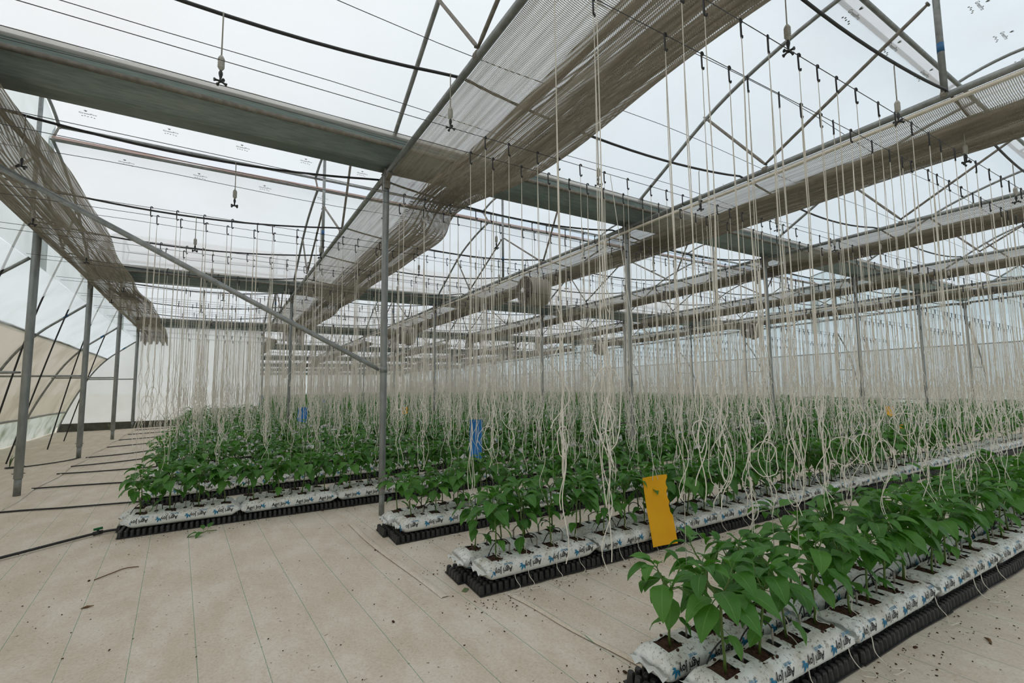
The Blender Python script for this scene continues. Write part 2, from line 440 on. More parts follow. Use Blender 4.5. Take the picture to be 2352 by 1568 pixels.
ARCH_FAR = smooth_path([(0, 4.00, 0.10), (0, 3.77, 0.30), (0, 3.14, 0.66), (0, 2.45, 1.05), (0, 1.90, 1.28), (0, 1.16, 1.48), (0, 0.62, 1.57)], 3)
ARCH_NEAR = smooth_path([(0, -4.00, 0.10), (0, -3.72, 0.46), (0, -3.1, 0.95), (0, -2.4, 1.36), (0, -1.6, 1.72), (0, -0.8, 1.95), (0, 0, 2.06), (0, 0.5, 2.04), (0, 0.95, 1.93)], 3)
ceiling = bpy.data.objects.new('ceiling', None); link(ceiling); ceiling['kind'] = 'structure'
ceiling['label'] = 'translucent white plastic film roof over curved spans'; ceiling['category'] = 'roof'
NSPAN = 8
film_meshes = {}
for s in range(NSPAN):
    yc = YA + SPAN * (s - 0.5)
    x0 = XL if s < 3 else XA
    for half, prof in (('n', ARCH_NEAR), ('f', ARCH_FAR)):
        rows = []
        pr = [(p.y, p.z + 0.045) for p in prof]
        ext = (-4.22, 0.30) if half == 'n' else (4.22, 0.30)
        pr = [ext] + pr
        for x in np.linspace(x0 - 0.05, XR + 0.05, 49 if s < 2 else 13):
            wob = 0.012 * math.sin(x * 3.1 + s) + 0.01 * math.sin(x * 7.7)
            rows.append([(x, yc + y, gut(x, yc + y) + z + wob * math.sin(i * 0.8)) for i, (y, z) in enumerate(pr)])
        b = MB(); b.grid(rows)
        ob('roof_film', b.mesh('roof_film', 'film', True), ceiling)
    # vent opening: net, pink hem and the two purlins
    rows = []; hem = []
    for i, x in enumerate(np.linspace(x0, XR, 60)):
        g = gut(x, yc)
        rows.append([(x, yc + 0.99, g + 1.92), (x, yc + 0.86 + 0.02 * math.sin(x * 5), g + 1.74), (x, yc + 0.66, g + 1.60)])
        dz = 0.05 * abs(math.sin(x * 1.3 + s)) + 0.02 * math.sin(x * 4.1)
        hem.append([(x, yc + 0.62, g + 1.60), (x, yc + 0.54, g + 1.59), (x, yc + 0.545, g + 1.575 - 0.6 * dz)])
    b = MB(); b.grid(rows); ob('vent_net', b.mesh('vent_net', 'net_vent', True), ceiling)
    if s in (1, 2):
        b = MB(); b.grid(hem); ob('vent_net_hem', b.mesh('vent_net_hem', 'pink', True), ceiling)
    for yy, zz in ((0.95, 1.93), (0.60, 1.55)):
        b = MB(); b.tube([(x0, yc + yy, gut(x0, yc) + zz), (XR, yc + yy, gut(XR, yc) + zz)], 0.028, 8)
        o = ob('vent_purlin', b.mesh('vent_purlin', 'steel', True))
        tag(o, '%s galvanized pipe along the roof vent of the %s span' % ('upper' if yy > 0.9 else 'lower', nth(s + 1)), 'pipe', 'roof vent purlins')

# gable and side films
LEAN = [(0.0, 3.45), (0.4, 3.08), (0.75, 2.74), (1.12, 2.22), (1.46, 1.5), (1.70, 0.88), (1.88, 0.30), (1.95, -0.03)]
def lean_prof(n=28):
    p = smooth_path([(a, 0, z) for a, z in LEAN], 4); return [(q.x, q.z) for q in p]
LP = lean_prof()
def lean_sheet(side, ya, yb, za, zb, mat, off=0.03, ny=30, wav=0.012, bottom_wave=0.0):
    x0 = XL if side < 0 else XR
    sub = [(a, z) for a, z in LP if za <= z <= zb]
    def at(z):
        for (a0, z0), (a1, z1) in zip(LP, LP[1:]):
            if z1 <= z <= z0: return a0 + (a1 - a0) * (z0 - z) / (z0 - z1)
        return LP[0][0] if z > LP[0][1] else LP[-1][0]
    zs = np.linspace(zb, za, 12)
    rows = []
    for i, y in enumerate(np.linspace(ya, yb, ny)):
        row = []
        for j, z in enumerate(zs):
            a = at(z) + off + wav * math.sin(y * 2.3 + j * 0.9) + wav * 0.7 * math.sin(y * 6.1 - j)
            sc = (gut(x0, y) - gz(x0, y)) / 3.98
            row.append((x0 + side * a, y, gz(x0, y) + z * sc + (bottom_wave * math.sin(y * 1.9) if j == len(zs) - 1 else 0)))
        rows.append(row)
    b = MB(); b.grid(rows); return b.mesh('sheet', mat, True)
for side, nm, y0, y1 in ((-1, 'wall_left', YA - SPAN, YBLOCK + 0.05), (1, 'wall_right', YA - SPAN, YEND)):
    w = bpy.data.objects.new(nm, None); link(w); w['kind'] = 'structure'
    w['label'] = 'sloping plastic side wall with %s' % ('beige roll-up curtain' if side < 0 else 'grey net and bluish film'); w['category'] = 'wall'
    ny = 60 if side < 0 else 40
    ob('upper_film', lean_sheet(side, y0, y1, 2.66 if side < 0 else 2.55, 3.45, 'film_wall', 0.03, ny), w)
    ob('side_curtain', lean_sheet(side, y0, y1, 0.66 if side < 0 else 0.50, 2.72 if side < 0 else 2.60, 'curtain' if side < 0 else 'net_grey', 0.045, ny), w)
    ob('bottom_apron', lean_sheet(side, y0, y1, -0.02, 0.74 if side < 0 else 0.58, 'apron' if side < 0 else 'film_wall', 0.06, ny), w)
    x0 = XL if side < 0 else XR
    for zz, aa in ((2.72 if side < 0 else 2.58, None), (0.70 if side < 0 else 0.54, None)):
        a = [p for p in LP if p[1] <= zz][0][0]
        pts = [(x0 + side * (a - 0.02), y, gz(x0, y) + zz * (gut(x0, y) - gz(x0, y)) / 3.98 + 0.012 * math.sin(y * 1.7)) for y in np.linspace(y0, y1, 24)]
        b = MB(); b.tube(pts, 0.022, 6); ob('curtain_pipe', b.mesh('curtain_pipe', 'steel', True), w)
    # gables above the chord of each span
    for s in range(0, NSPAN if side > 0 else 3):
        yc = YA + SPAN * (s - 0.5)
        prof = [(p.y, p.z) for p in ARCH_NEAR] + [(p.y, p.z) for p in reversed(ARCH_FAR)]
        prof = [(y, z + 0.03) for y, z in prof]
        g = [(x0 + side * 0.05, yc + y, gut(x0, yc + y) + z) for y, z in prof]
        lo = [(x0 + side * 0.03, p[1], gz(x0, p[1]) + 3.45 * (gut(x0, p[1]) - gz(x0, p[1])) / 3.98) for p in g]
        b = MB(); b.grid([g, lo]); ob('gable_film', b.mesh('gable_film', 'film_wall', True), w)

def flat_wall(name, pts_top, pts_bot, mat, label):
    b = MB(); b.grid([pts_top, pts_bot]); o = structure(name, b.mesh(name, mat, True), label=label, cat='wall'); return o
# white end wall of the short bay (left), the partition behind it and the far end wall
yw = YBLOCK + 0.12
top = []; bot = []
for a, z in reversed(LP): 
    top.append((XL - a, yw, gz(XL, yw) + max(z, 0.02) * 0.9)); bot.append((XL - a, yw, gz(XL, yw)))
for x in np.linspace(XL + 0.1, XA - 0.06, 30):
    top.append((x, yw + 0.015 * math.sin(x * 9), gut(x, yw) + 0.1)); bot.append((x, yw + 0.015 * math.sin(x * 9), gz(x, yw)))
flat_wall('wall_far', top, bot, 'film_white', 'white plastic end wall behind the left plant rows')
b = MB(); b.box(((XL - 1.95 + XA) / 2, yw - 0.06, gz(0, yw) + 0.07), (XA - XL + 1.9, 0.12, 0.26)); structure('trim_1', b.mesh('trim_1', 'concrete'), label='dark concrete kerb along the white end wall', cat='kerb')
yy_ = np.linspace(yw, YEND, 12)
flat_wall('wall_partition', [(XA - 0.08, y, gut(XA, y) + 0.1) for y in yy_], [(XA - 0.08, y, gz(XA, y) - 0.05) for y in yy_], 'film_white', 'white plastic partition wall running to the far end')
xx_ = np.linspace(XA - 0.1, XR + 1.9, 14)
flat_wall('wall_end', [(x, YEND + 0.1, gut(x, YEND) + 0.2) for x in xx_], [(x, YEND + 0.1, gz(x, YEND) - 0.05) for x in xx_], 'film_white', 'pale plastic wall at the far end of the greenhouse')
xx_ = np.linspace(XL - 1.9, XR + 1.9, 14)
flat_wall('wall_back_added', [(x, YA - SPAN - 0.1, gut(x, -2.6) + 0.2) for x in xx_], [(x, YA - SPAN - 0.1, gz(x, -2.6) - 0.05) for x in xx_], 'film_wall', 'unseen plastic film sheet added behind the viewer to filter sky light')  # unseen film sheet, added to keep direct sky light from entering behind the camera

# ------------------------------------------------------------------ steel frame
def gname(k): return {1: 'nearest', 2: '2nd', 3: '3rd'}.get(k, nth(k))
# --- posts: a unit-high pipe stretched to the local height, with bracket plates on top
b = MB(); b.tube([(0, 0, -0.02), (0, 0, 0.25), (0, 0, 0.5), (0, 0, 1)], 0.038, 14); ME_POST = b.mesh('post_pipe', 'steel', True)
b = MB(); b.tube([(0, 0, -0.03), (0, 0, 0.32)], 0.031, 14); b.disc((0, 0, 0.321), 0.031, 14, (0, 0, 1)); ME_SOCK = b.mesh('post_socket', 'steel', True)
b = MB()
for s in (-1, 1):
    b.box((0, s * 0.045, -0.06), (0.07, 0.012, 0.26)); b.box((0, s * 0.10, 0.115), (0.07, 0.012, 0.17), rot=Matrix.Rotation(-s * 0.75, 3, 'X'))
    b.box((0, s * 0.10, -0.045), (0.05, 0.13, 0.07), rot=Matrix.Rotation(s * 0.25, 3, 'X'))
    b.tube([(-0.045, s * 0.045, 0.0), (0.045, s * 0.045, 0.0)], 0.009, 6); b.tube([(-0.045, s * 0.045, -0.13), (0.045, s * 0.045, -0.13)], 0.009, 6)
ME_BRK = b.mesh('post_bracket', 'steel_dirty')
b = MB(); b.tube([(-0.07, 0, 0), (0.07, 0, 0)], 0.008, 6); b.tube([(0, 0, -0.02), (0, 0, 0.02)], 0.042, 12); ME_COLLAR = b.mesh('post_collar', 'steel_dirty')
def post(x, y, label, group, top=None, gut_post=True):
    k_ = 1.32 if x < XL + 0.5 else 1.0
    z0, z1 = gz(x, y), (gut(x, y) if top is None else top)
    e = ob('steel_post', None, None, (x, y, z0)); tag(e, label, 'post', group)
    ob('post_pipe', ME_POST, e, (0, 0, 0.30), scale=(k_, k_, z1 - z0 - 0.30))
    ob('post_socket', ME_SOCK, e, scale=(k_, k_, 1))
    if gut_post: ob('post_bracket', ME_BRK, e, (0, 0, z1 - z0))
    ob('post_collar', ME_COLLAR, e, (0, 0, 0.30))
    return e
POSTS = []
for k in range(1, NSPAN):
    for j in range(-1, 6):
        x, y = XA + BAY * j, YA + SPAN * (k - 1)
        if k > 3 and j < 0: continue
        if j == -1 and k == 1: lab = 'galvanized end post at the left end of the nearest gutter'
        elif j == -1: lab = 'galvanized left wall post at the end of the %s gutter' % gname(k)
        elif k == 1 and j == 0: lab = 'tall galvanized post nearest the camera, under the nearest gutter'
        else: lab = 'galvanized post, %s from the left under the %s gutter from the camera' % (nth(j + 2 if k <= 3 else j + 1), gname(k))
        if not seen(x, y, 2.5, 500): continue
        POSTS.append(post(x, y, lab, 'greenhouse posts'))
for i, y in enumerate((YA + 4, YA + 12)):
    post(XL + (0.06 if i == 0 else 0), y, 'galvanized left wall post at mid span between the %s gutters' % ('first and second', 'second and third')[i], 'greenhouse posts', gut(XL, y) - 0.02, False)
for i in range(NSPAN - 1):
    y = YA + 4 + SPAN * i
    if seen(XR, y, 2, 100):
        post(XR, y, 'thin galvanized right wall post at mid span %s from the camera' % nth(i + 1), 'greenhouse posts', gut(XR, y) - 0.02, False)

# --- gutters: pressed trough with round rolled edges
GP = [(-0.31, 0.33), (-0.29, 0.25), (-0.13, 0.07), (-0.10, 0.05), (0.10, 0.05), (0.13, 0.07), (0.29, 0.25), (0.31, 0.33)]
for k in range(0, NSPAN + 1):
    y = YA + SPAN * (k - 1)
    x0 = XL - 0.15 if k <= 3 else XA - 0.1
    e = ob('rain_gutter', None, None, (0, y, 0))
    tag(e, ('zinc rain gutter overhead behind the viewer' if k == 0 else 'broad greenish zinc rain gutter nearest the camera' if k == 1 else '%s greenish zinc rain gutter from the camera' % nth(k)), 'gutter', 'rain gutters')
    b = MB(); rows = [[(x, a, gut(x, y) + z) for a, z in GP] for x in np.linspace(x0, XR, 7)]
    b.grid(rows); rows2 = [[(x, a * 1.0, gut(x, y) + z + 0.006) for a, z in reversed(GP)] for x in np.linspace(x0, XR, 7)]
    b.grid(rows2); ob('trough', b.mesh('trough', 'gutter'), e)
    for s in (-1, 1):
        b = MB(); b.tube([(x, s * 0.27, gut(x, y) + 0.235) for x in (x0, XR)], 0.026, 10); ob('edge_tube', b.mesh('edge_tube', 'steel_dirty', True), e)
    if k == 1:
        b = MB()
        for xx in (-0.45, 1.25): b.box((xx, 0, gut(xx, y) + 0.19), (0.012, 0.46, 0.26))
    for s in (-1, 1):
        b = MB(); xs = np.linspace(x0, XR, 90)
        b.grid([[(x, s * 0.315, gut(x, y) + 0.30) for x in xs], [(x, s * (0.345 + 0.006 * math.sin(x * 9)), gut(x, y) + 0.36 + 0.012 * math.sin(x * 5.3) * math.sin(x * 1.7)) for x in xs]])
        ob('film_lip', b.mesh('film_lip', 'film_edge', True), e)

# --- pipe trusses: one set of meshes, copied to every bay and span
def line_mesh(name, pts, r, mat='steel', n=8):
    b = MB(); b.tube(pts, r, n); return b.mesh(name, mat, True)
def sl(y): return -0.0232 * y
def shear(pts): return [(p[0], p[1], p[2] + sl(p[1])) for p in pts]
ME_CHORD = line_mesh('bottom_chord', shear([(0, -3.92, -0.01), (0, 0, -0.01), (0, 3.92, -0.01)]), 0.032, 'steel', 10)
ME_ARCHF = line_mesh('arch_pipe', shear([tuple(p) for p in ARCH_FAR]), 0.024)
ME_ARCHN = line_mesh('arch_pipe', shear([tuple(p) for p in ARCH_NEAR]), 0.024)
ME_KING = line_mesh('king_post', shear([(0, -0.06, 0), (0, -0.06, 2.05)]), 0.028, 'steel', 10)
b = MB(); b.tube([(0, -0.06, 0.42), (0, -0.06, 0.51)], 0.029, 10); ME_BAND = b.mesh('paint_band', 'blue_paint', True)
def strut(p, q):
    p, q = Vector(p), Vector(q); d = (q - p).normalized()
    b = MB(); b.tube([p, p + d * 0.09, q - d * 0.09, q], 0.017, 8, radii=[0.012, 0.018, 0.018, 0.012])
    for e in (p, q):
        b.tube([e - Vector((0.03, 0, 0)), e + Vector((0.03, 0, 0))], 0.012, 6)
    return b.mesh('strut', 'steel_dirty', True)
ME_STRUTS = [strut((0, 1.65, 0.03), (0, 2.45, 1.03)), strut((0, 1.65, 0.03), (0, 0.0, 0.95)), strut((0, -1.65, 0.03), (0, -2.4, 1.36)), strut((0, -1.65, 0.03), (0, -0.12, 0.95)),
             strut((0, 0.6, 1.55), (0, 0.92, 1.92))]
b = MB()
for yy in (1.65, -1.65, -0.06):
    b.tube([(0, yy - 0.025, 0 + sl(yy)), (0, yy + 0.025, 0 + sl(yy))], 0.039, 10)
ME_CLAMP = b.mesh('chord_clamp', 'steel_dirty')
for s in range(0, NSPAN):
    yc = YA + SPAN * (s - 0.5)
    for j in range(-1, 6):
        if s > 2 and j < 0: continue
        x = XA + BAY * j
        if not any(seen(x, yc + d, 4.6, 300) for d in (-4, 0, 4)): continue
        e = ob('arch_truss', None, None, (x, yc, gut(x, yc)))
        tag(e, 'curved pipe roof truss, %s from the left over the %s span from the camera' % (nth(j + 2 if s <= 2 else j + 1), nth(s + 1)), 'truss', 'roof trusses')
        ob('bottom_chord', ME_CHORD, e); ob('arch_pipe', ME_ARCHF, e); ob('arch_pipe', ME_ARCHN, e); ob('king_post', ME_KING, e)
        for m in ME_STRUTS: ob('strut', m, e)
        if s < 4: ob('chord_clamp', ME_CLAMP, e); ob('paint_band', ME_BAND, e)

# --- long brace from the nearest post up to the left end
b = MB(); b.tube([(XA - 0.06, YA - 0.02, 1.63), (XA - 0.16, YA - 0.02, 1.69), (XL - 0.2, YA - 0.02, 3.78)], 0.026, 10, radii=[0.016, 0.026, 0.026])
b.tube([(XA, YA, 1.60), (XA, YA, 1.67)], 0.043, 12)
tag(ob('diagonal_brace', b.mesh('diagonal_brace', 'steel', True)), 'long diagonal brace pipe clamped to the tall nearest post', 'brace')

# --- half arches of the lean-to sides, with their short tie pipes
for side, x0, ys in ((-1, XL, [YA - 4, YA, YA + 4, YA + 8, YA + 12, YA + 16]), (1, XR, [YA - 4 + 4 * i for i in range(12)])):
    for i, y in enumerate(ys):
        if not seen(x0 + side * 1.0, y, 1.5, 500): continue
        sc = (gut(x0, y) - gz(x0, y)) / 3.98
        e = ob('lean_to_arch', None, None, (x0, y, gz(x0, y)))
        tag(e, 'bent pipe half arch of the %s side wall, %s from the camera' % ('left' if side < 0 else 'right', nth(i + 1)), 'pipe', 'lean-to half arches')
        b = MB(); b.tube([(side * a, 0, z * sc) for a, z in LP], 0.024, 8); ob('arch_pipe', b.mesh('arch_pipe', 'steel', True), e)
        a = 1.36
        b = MB(); b.tube([(0, 0, 1.72), (side * 0.12, 0, 1.72), (side * (a - 0.12), 0, 1.71), (side * a, 0, 1.71)], 0.02, 8, radii=[0.014, 0.02, 0.02, 0.014])
        ob('tie_pipe', b.mesh('tie_pipe', 'steel', True), e)
        if side < 0:
            b = MB(); b.tube([(side * 0.32, 0, 3.16 * sc), (side * 0.39, 0, 3.09 * sc)], 0.0255, 8); ob('paint_band', b.mesh('paint_band', 'blue_paint', True), e)

# --- cream pipe tied under one chord line
for j, nm in ((1, '2nd'), (4, '5th')):
    x = XA + BAY * j - 0.02; pts = []
    for y in np.linspace(-2.3, YBLOCK, 60): pts.append((x + 0.01 * math.sin(y * 2), y, gut(x, y) - 0.095 + 0.012 * math.sin(y * 1.6)))
    b = MB(); b.tube(pts, 0.021, 8)
    for y in np.arange(-2, 20, 1.9): b.tube([(x, y, gut(x, y) - 0.12), (x + 0.01, y + 0.02, gut(x, y) + 0.04)], 0.004, 4)
    tag(ob('cream_pipe', b.mesh('cream_pipe', 'pvc', True)), 'cream plastic pipe tied under the %s crosswise chord from the nearest post' % nm, 'pipe', 'cream pipes')

# ------------------------------------------------------------------ shade screens gathered along the chords
def screen_mesh(y0, y1, ny, width, seed, rope=0.40):
    """returns (pleats, sheer): a taut single layer next to the pipe, then hanging pleats"""
    rg = random.Random(seed)
    prof = [(t * rope, -0.02 - 0.09 * math.sin(t * 1.5)) for t in np.linspace(0, 1, 7)]
    npl = 13
    ph = [rg.uniform(0, 6.28) for _ in range(npl)]
    rows, rows1 = [], []
    for i, y in enumerate(np.linspace(y0, y1, ny)):
        f = ((y - YA) % SPAN) / SPAN
        nip = 1 - (0.28 if seed == 3 and y < 9 else 0.07) * math.exp(-((min(f, 1 - f)) * SPAN / 0.9) ** 2)      # drawn in at each gutter
        w = width * nip * (1 + 0.05 * math.sin(y * 0.8 + seed) + 0.02 * math.sin(y * 2.3))
        lift = gut(0, y) - gut(0, 0)
        rows1.append([(a * w, y, z + lift) for a, z in prof])
        row = [(rope * w, y, prof[-1][1] + lift)]
        for p in range(npl):
            t0 = rope + (1 - rope) * p / npl; t1 = rope + (1 - rope) * (p + 0.6) / npl
            dep = 0.075 + 0.03 * math.sin(y * 0.33 + ph[p]) + 0.012 * math.sin(y * 0.95 + 2 * ph[p])
            base = -0.115 - 0.07 * (p / npl) + 0.012 * math.sin(y * 0.4 + ph[p] * 3)
            row.append((t0 * w, y, base + lift)); row.append((t1 * w + 0.012 * math.sin(y * 0.7 + ph[p]), y, base - dep + lift))
        row.append((w, y, -0.19 + lift))
        rows.append(row)
    b = MB(); b.grid(rows)
    last = rows[-1]; e1 = [(x, y + 0.10, z - 0.05 - 0.03 * math.sin(i * 1.9)) for i, (x, y, z) in enumerate(last)]
    e2 = [(x + 0.02 * math.sin(i), y + 0.16 + 0.05 * math.sin(i * 2.2), z - 0.26 - 0.16 * abs(math.sin(i * 0.55 + seed))) for i, (x, y, z) in enumerate(last)]
    b.grid([last, e1, e2])      # hanging end
    c = MB(); c.grid(rows1)
    return b.mesh('pleats', 'screen', True), c.mesh('single_layer', 'screen_sheer', True)
def screen(x, me, lab):
    e = ob('shade_screen', None, None, (x + 0.02, 0, gut(x, 0) - 0.02)); tag(e, lab, 'shade net', 'gathered shade nets')
    ob('pleats', me[0], e); ob('single_layer', me[1], e)
SCR = [(-1, 0.92), (0, 1.24), (1, 0.92), (2, 0.62), (3, 0.6), (4, 0.6)]
for j, w in SCR:
    x = XA + BAY * j
    me = screen_mesh(-2.2, YBLOCK - (0.1 if j < 0 else 1.6), 150 if j < 2 else 90, w, j + 3, 0.06 if j < 0 else 0.40)
    screen(x, me, 'folded beige shade net along the %s' % ['left wall chord above the wall posts', 'chord at the nearest tall post, widest net', 'chord with the cream pipe, one bay beyond nearest post',
        'chord two bays right of the nearest post', 'chord three bays right of the nearest post', 'chord four bays right of the nearest post'][j + 1])
    if j >= 0:
        for blk in range(2):
            y0 = YBLOCK + 0.6 + blk * 16; me2 = screen_mesh(y0, y0 + 14.6, 40, 0.6, j + 11 + blk)
            screen(x, me2, 'folded shade net in the %s block beyond the white end wall, %s chord' % (('first', 'second')[blk], nth(j + 1)))

# ------------------------------------------------------------------ fog hoses with hanging foggers
b = MB(); b.tube([(0, 0, 0), (0.01, 0, -0.02), (0.012, 0, -0.36)], 0.006, 6); ME_FDROP = b.mesh('drop_tube', 'fogger', True)
b = MB(); b.tube([(0, 0, 0), (0, 0, -0.02), (0, 0, -0.10), (0, 0, -0.12)], 0.024, 10, radii=[0.012, 0.025, 0.025, 0.010])
for i in range(5): b.tube([(0, 0, -0.028 - i * 0.015), (0, 0, -0.034 - i * 0.015)], 0.0275, 10)
ME_FVALVE = b.mesh('check_valve', 'fogger')
b = MB(); b.tube([(0, 0, 0), (0, 0, -0.02), (0, 0, -0.035), (0, 0, -0.07)], 0.01, 8, radii=[0.006, 0.017, 0.017, 0.008])
b.tube([(0, 0, -0.07), (0, 0, -0.10)], 0.010, 6)
for a in range(4):
    c, s = math.cos(a * 1.571 + 0.4), math.sin(a * 1.571 + 0.4)
    b.tube([(0.008 * c, 0.008 * s, -0.09), (0.034 * c, 0.034 * s, -0.095), (0.052 * c, 0.052 * s, -0.098)], 0.010, 6, radii=[0.007, 0.008, 0.015])
ME_FNOZ = b.mesh('nozzle_cross', 'hook')
def hose_z(x, y):
    t = ((x - XL) % BAY) / BAY
    return gut(x, y) + 0.04 - 0.17 * math.sin(math.pi * t) ** 0.8
HOSES = [1.45, 3.47, 5.75, 7.75, 9.45, 11.5, 13.2, 15.5, 17.5, 19.5]
for i, y in enumerate(HOSES + [23.5 + 2 * q for q in range(12)]):
    x0 = XL - 0.1 if y < YBLOCK else XA
    b = MB(); b.tube([(x, y + 0.03 * math.sin(x * 0.8 + i), hose_z(x, y)) for x in np.linspace(x0, XR, 100 if i < 6 else 60)], 0.0125 if i < 10 else 0.011, 6)
    tag(ob('fog_hose', b.mesh('fog_hose', 'black', True)), 'black overhead fog hose sagging between chords, %s from the camera' % nth(i + 1), 'hose', 'overhead fog hoses')
    if i < 8:
        nx = 0
        for x in np.arange(-1.9 + 0.2 * (i % 3), 14 if i < 4 else 9, 1.62):
            if i == 1: x += 0.05
            if not seen(x, y, 3.4, 60): continue
            nx += 1
            e = ob('fogger', None, None, (x, y, hose_z(x, y)), (0, 0, rng.uniform(0, 3)), (0.74, 0.74, 0.85))
            tag(e, 'hanging grey four-nozzle fogger, %s from left on the %s fog hose' % (nth(nx), nth(i + 1)), 'fogger', 'hanging foggers')
            ob('drop_tube', ME_FDROP, e); ob('check_valve', ME_FVALVE, e, (0.012, 0, -0.35)); ob('nozzle_cross', ME_FNOZ, e, (0.012, 0, -0.465))
# hoses led over the left wall chord down to the ground
for i, y in enumerate([7.75, 9.45, 11.5, 13.2, 15.5, 17.5]):
    xg = -3.25 - 0.1 * (i % 2)
    pts = [(XL + 0.35, y, hose_z(XL + 0.3, y)), (XL + 0.02, y, gut(XL, y) + 0.07), (XL - 0.10, y + 0.01, gut(XL, y) - 0.12), (XL - 0.45, y + 0.03, 2.4), (xg, y + 0.1, gz(xg, y) + 0.02)]
    b = MB(); b.tube(smooth_path(pts, 6), 0.0135, 6)
    tag(ob('drain_hose', b.mesh('drain_hose', 'black', True)), 'black hose slanting from the left chord to the ground, %s from the camera' % nth(i + 1), 'hose', 'slanting wall hoses')

# thin support wires under the roof
for i, (y, dz) in enumerate([(4.05, 0.0), (4.7, 0.0), (3.2, 0.05), (6.6, -0.05), (8.6, -0.05), (10.5, -0.05), (0.4, 0.05), (2.3, 0.05), (12.4, -0.05), (15, -0.05), (17, 0), (19, 0)]):
    b = MB(); b.tube([(x, y + 0.02 * math.sin(x * 1.1), gut(x, y) + dz + 0.02 * math.sin(x * 1.5 + i)) for x in np.linspace(XL, XR, 40)], 0.0035, 4)
    tag(ob('support_wire', b.mesh('support_wire', 'wire')), 'thin taut wire under the roof, %s in order from the camera' % nth(sorted([4.05, 4.7, 3.2, 6.6, 8.6, 10.5, 0.4, 2.3, 12.4, 15, 17, 19]).index(y) + 1), 'wire', 'roof support wires')

# ------------------------------------------------------------------ circulation fans
def fan_meshes():
    r, L = 0.29, 0.46
    b = MB(); n = 32
    rows = []
    for x, rr in ((0, r), (0.02, r + 0.012), (0.04, r), (L * 0.5, r), (L - 0.04, r), (L - 0.02, r + 0.012), (L, r), (L, r - 0.02), (0, r - 0.02)):
        rows.append([(x, rr * math.cos(2 * math.pi * j / n), rr * math.sin(2 * math.pi * j / n)) for j in range(n)])
    b.grid(rows, closed=True); drum = b.mesh('drum', 'fan', True)
    b = MB()
    for q in range(9):
        rr = 0.06 + q * 0.028
        b.tube([(-0.02 - 0.03 * (1 - rr / r), rr * math.cos(a), rr * math.sin(a)) for a in np.linspace(0, 2 * math.pi, 33)], 0.004, 4, cap=False)
    for a in np.linspace(0, 2 * math.pi, 7)[:-1]:
        b.tube([(-0.05, 0.03 * math.cos(a), 0.03 * math.sin(a)), (-0.012, r * math.cos(a), r * math.sin(a))], 0.004, 4)
    grille = b.mesh('grille', 'fan')
    b = MB(); b.tube([(-0.058, 0, 0), (-0.04, 0, 0)], 0.05, 16); hub = b.mesh('hub', 'white')
    b = MB()
    for a in np.linspace(0, 2 * math.pi, 6)[:-1]:
        c, s = math.cos(a), math.sin(a); 
        b.add([(0.14, 0.05 * c - 0.05 * s, 0.05 * s + 0.05 * c), (0.2, 0.05 * c + 0.05 * s, 0.05 * s - 0.05 * c), (0.2, 0.26 * c + 0.09 * s, 0.26 * s - 0.09 * c), (0.13, 0.26 * c - 0.07 * s, 0.26 * s + 0.07 * c)], [(0, 1, 2, 3)])
    b.tube([(0.1, 0, 0), (0.3, 0, 0)], 0.07, 12); b.disc((0.33, 0, 0), 0.27, 24, (1, 0, 0))
    blades = b.mesh('blades', 'fan_dark')
    b = MB()
    for x in (0.06, 0.40):
        b.tube([(x, 0.1, r - 0.02), (x, 0.02, r + 0.36)], 0.006, 5); b.tube([(x, -0.1, r - 0.02), (x, -0.02, r + 0.36)], 0.006, 5)
    b.box((0.3, 0, -r - 0.02), (0.14, 0.08, 0.05))
    hang = b.mesh('hanger', 'steel_dirty')
    return drum, grille, hub, blades, hang
FM = fan_meshes()
for i, (x, y, z, lab) in enumerate([(5.30, 7.97, 3.34, 'large taupe drum fan hanging below the cream pipe chord'), (17.25, 10.6, 3.40, 'taupe drum fan hanging near the right, second nearest'),
                                    (5.30, 15.55, 3.12, 'small taupe drum fan hanging far left of centre'), (17.25, 19.1, 3.25, 'small taupe drum fan hanging far right of centre')]):
    e = ob('circulation_fan', None, None, (x, y, z)); tag(e, lab, 'fan', 'circulation fans')
    for nm, me in zip(('drum', 'grille', 'hub', 'blades', 'hanger'), FM): ob(nm, me, e)

# ------------------------------------------------------------------ plant beds: trays, grow bags, plants
class Bed: pass
BEDS = []
yfs = [1.30, 3.05, 4.43, 6.20, 7.64, 9.2, 10.75, 12.3, 13.85, 15.4, 17.0, 18.6, 20.2] + [22.1 + 1.6 * i for i in range(15)]
slopes = [-0.045, -0.045, -0.03, -0.05, -0.015]
xst = [1.80, 1.62, 1.48, -0.76, -0.72, -0.78, -0.80, -0.76, -0.80, -0.78, -0.8, -0.8, -0.8]
for i, yf in enumerate(yfs):
    q = Bed(); q.i = i; q.yf = yf; q.sl = slopes[i] if i < len(slopes) else -0.01
    q.xs = xst[i] if i < len(xst) else 1.95
    q.xe = 20.9; BEDS.append(q)
BEDNAME = ['nearest bed'] + ['%s nearest bed' % nth(i + 1) for i in range(1, len(BEDS))]
LINE = ['front', 'back']
def line_y(q, l, x): return q.yf + (0.135 if l == 0 else 0.41) + q.sl * (x - q.xs)
TRAY_H, BAG_H, BAG_W = 0.062, 0.138, 0.22
SOIL_Z = TRAY_H + BAG_H - 0.012

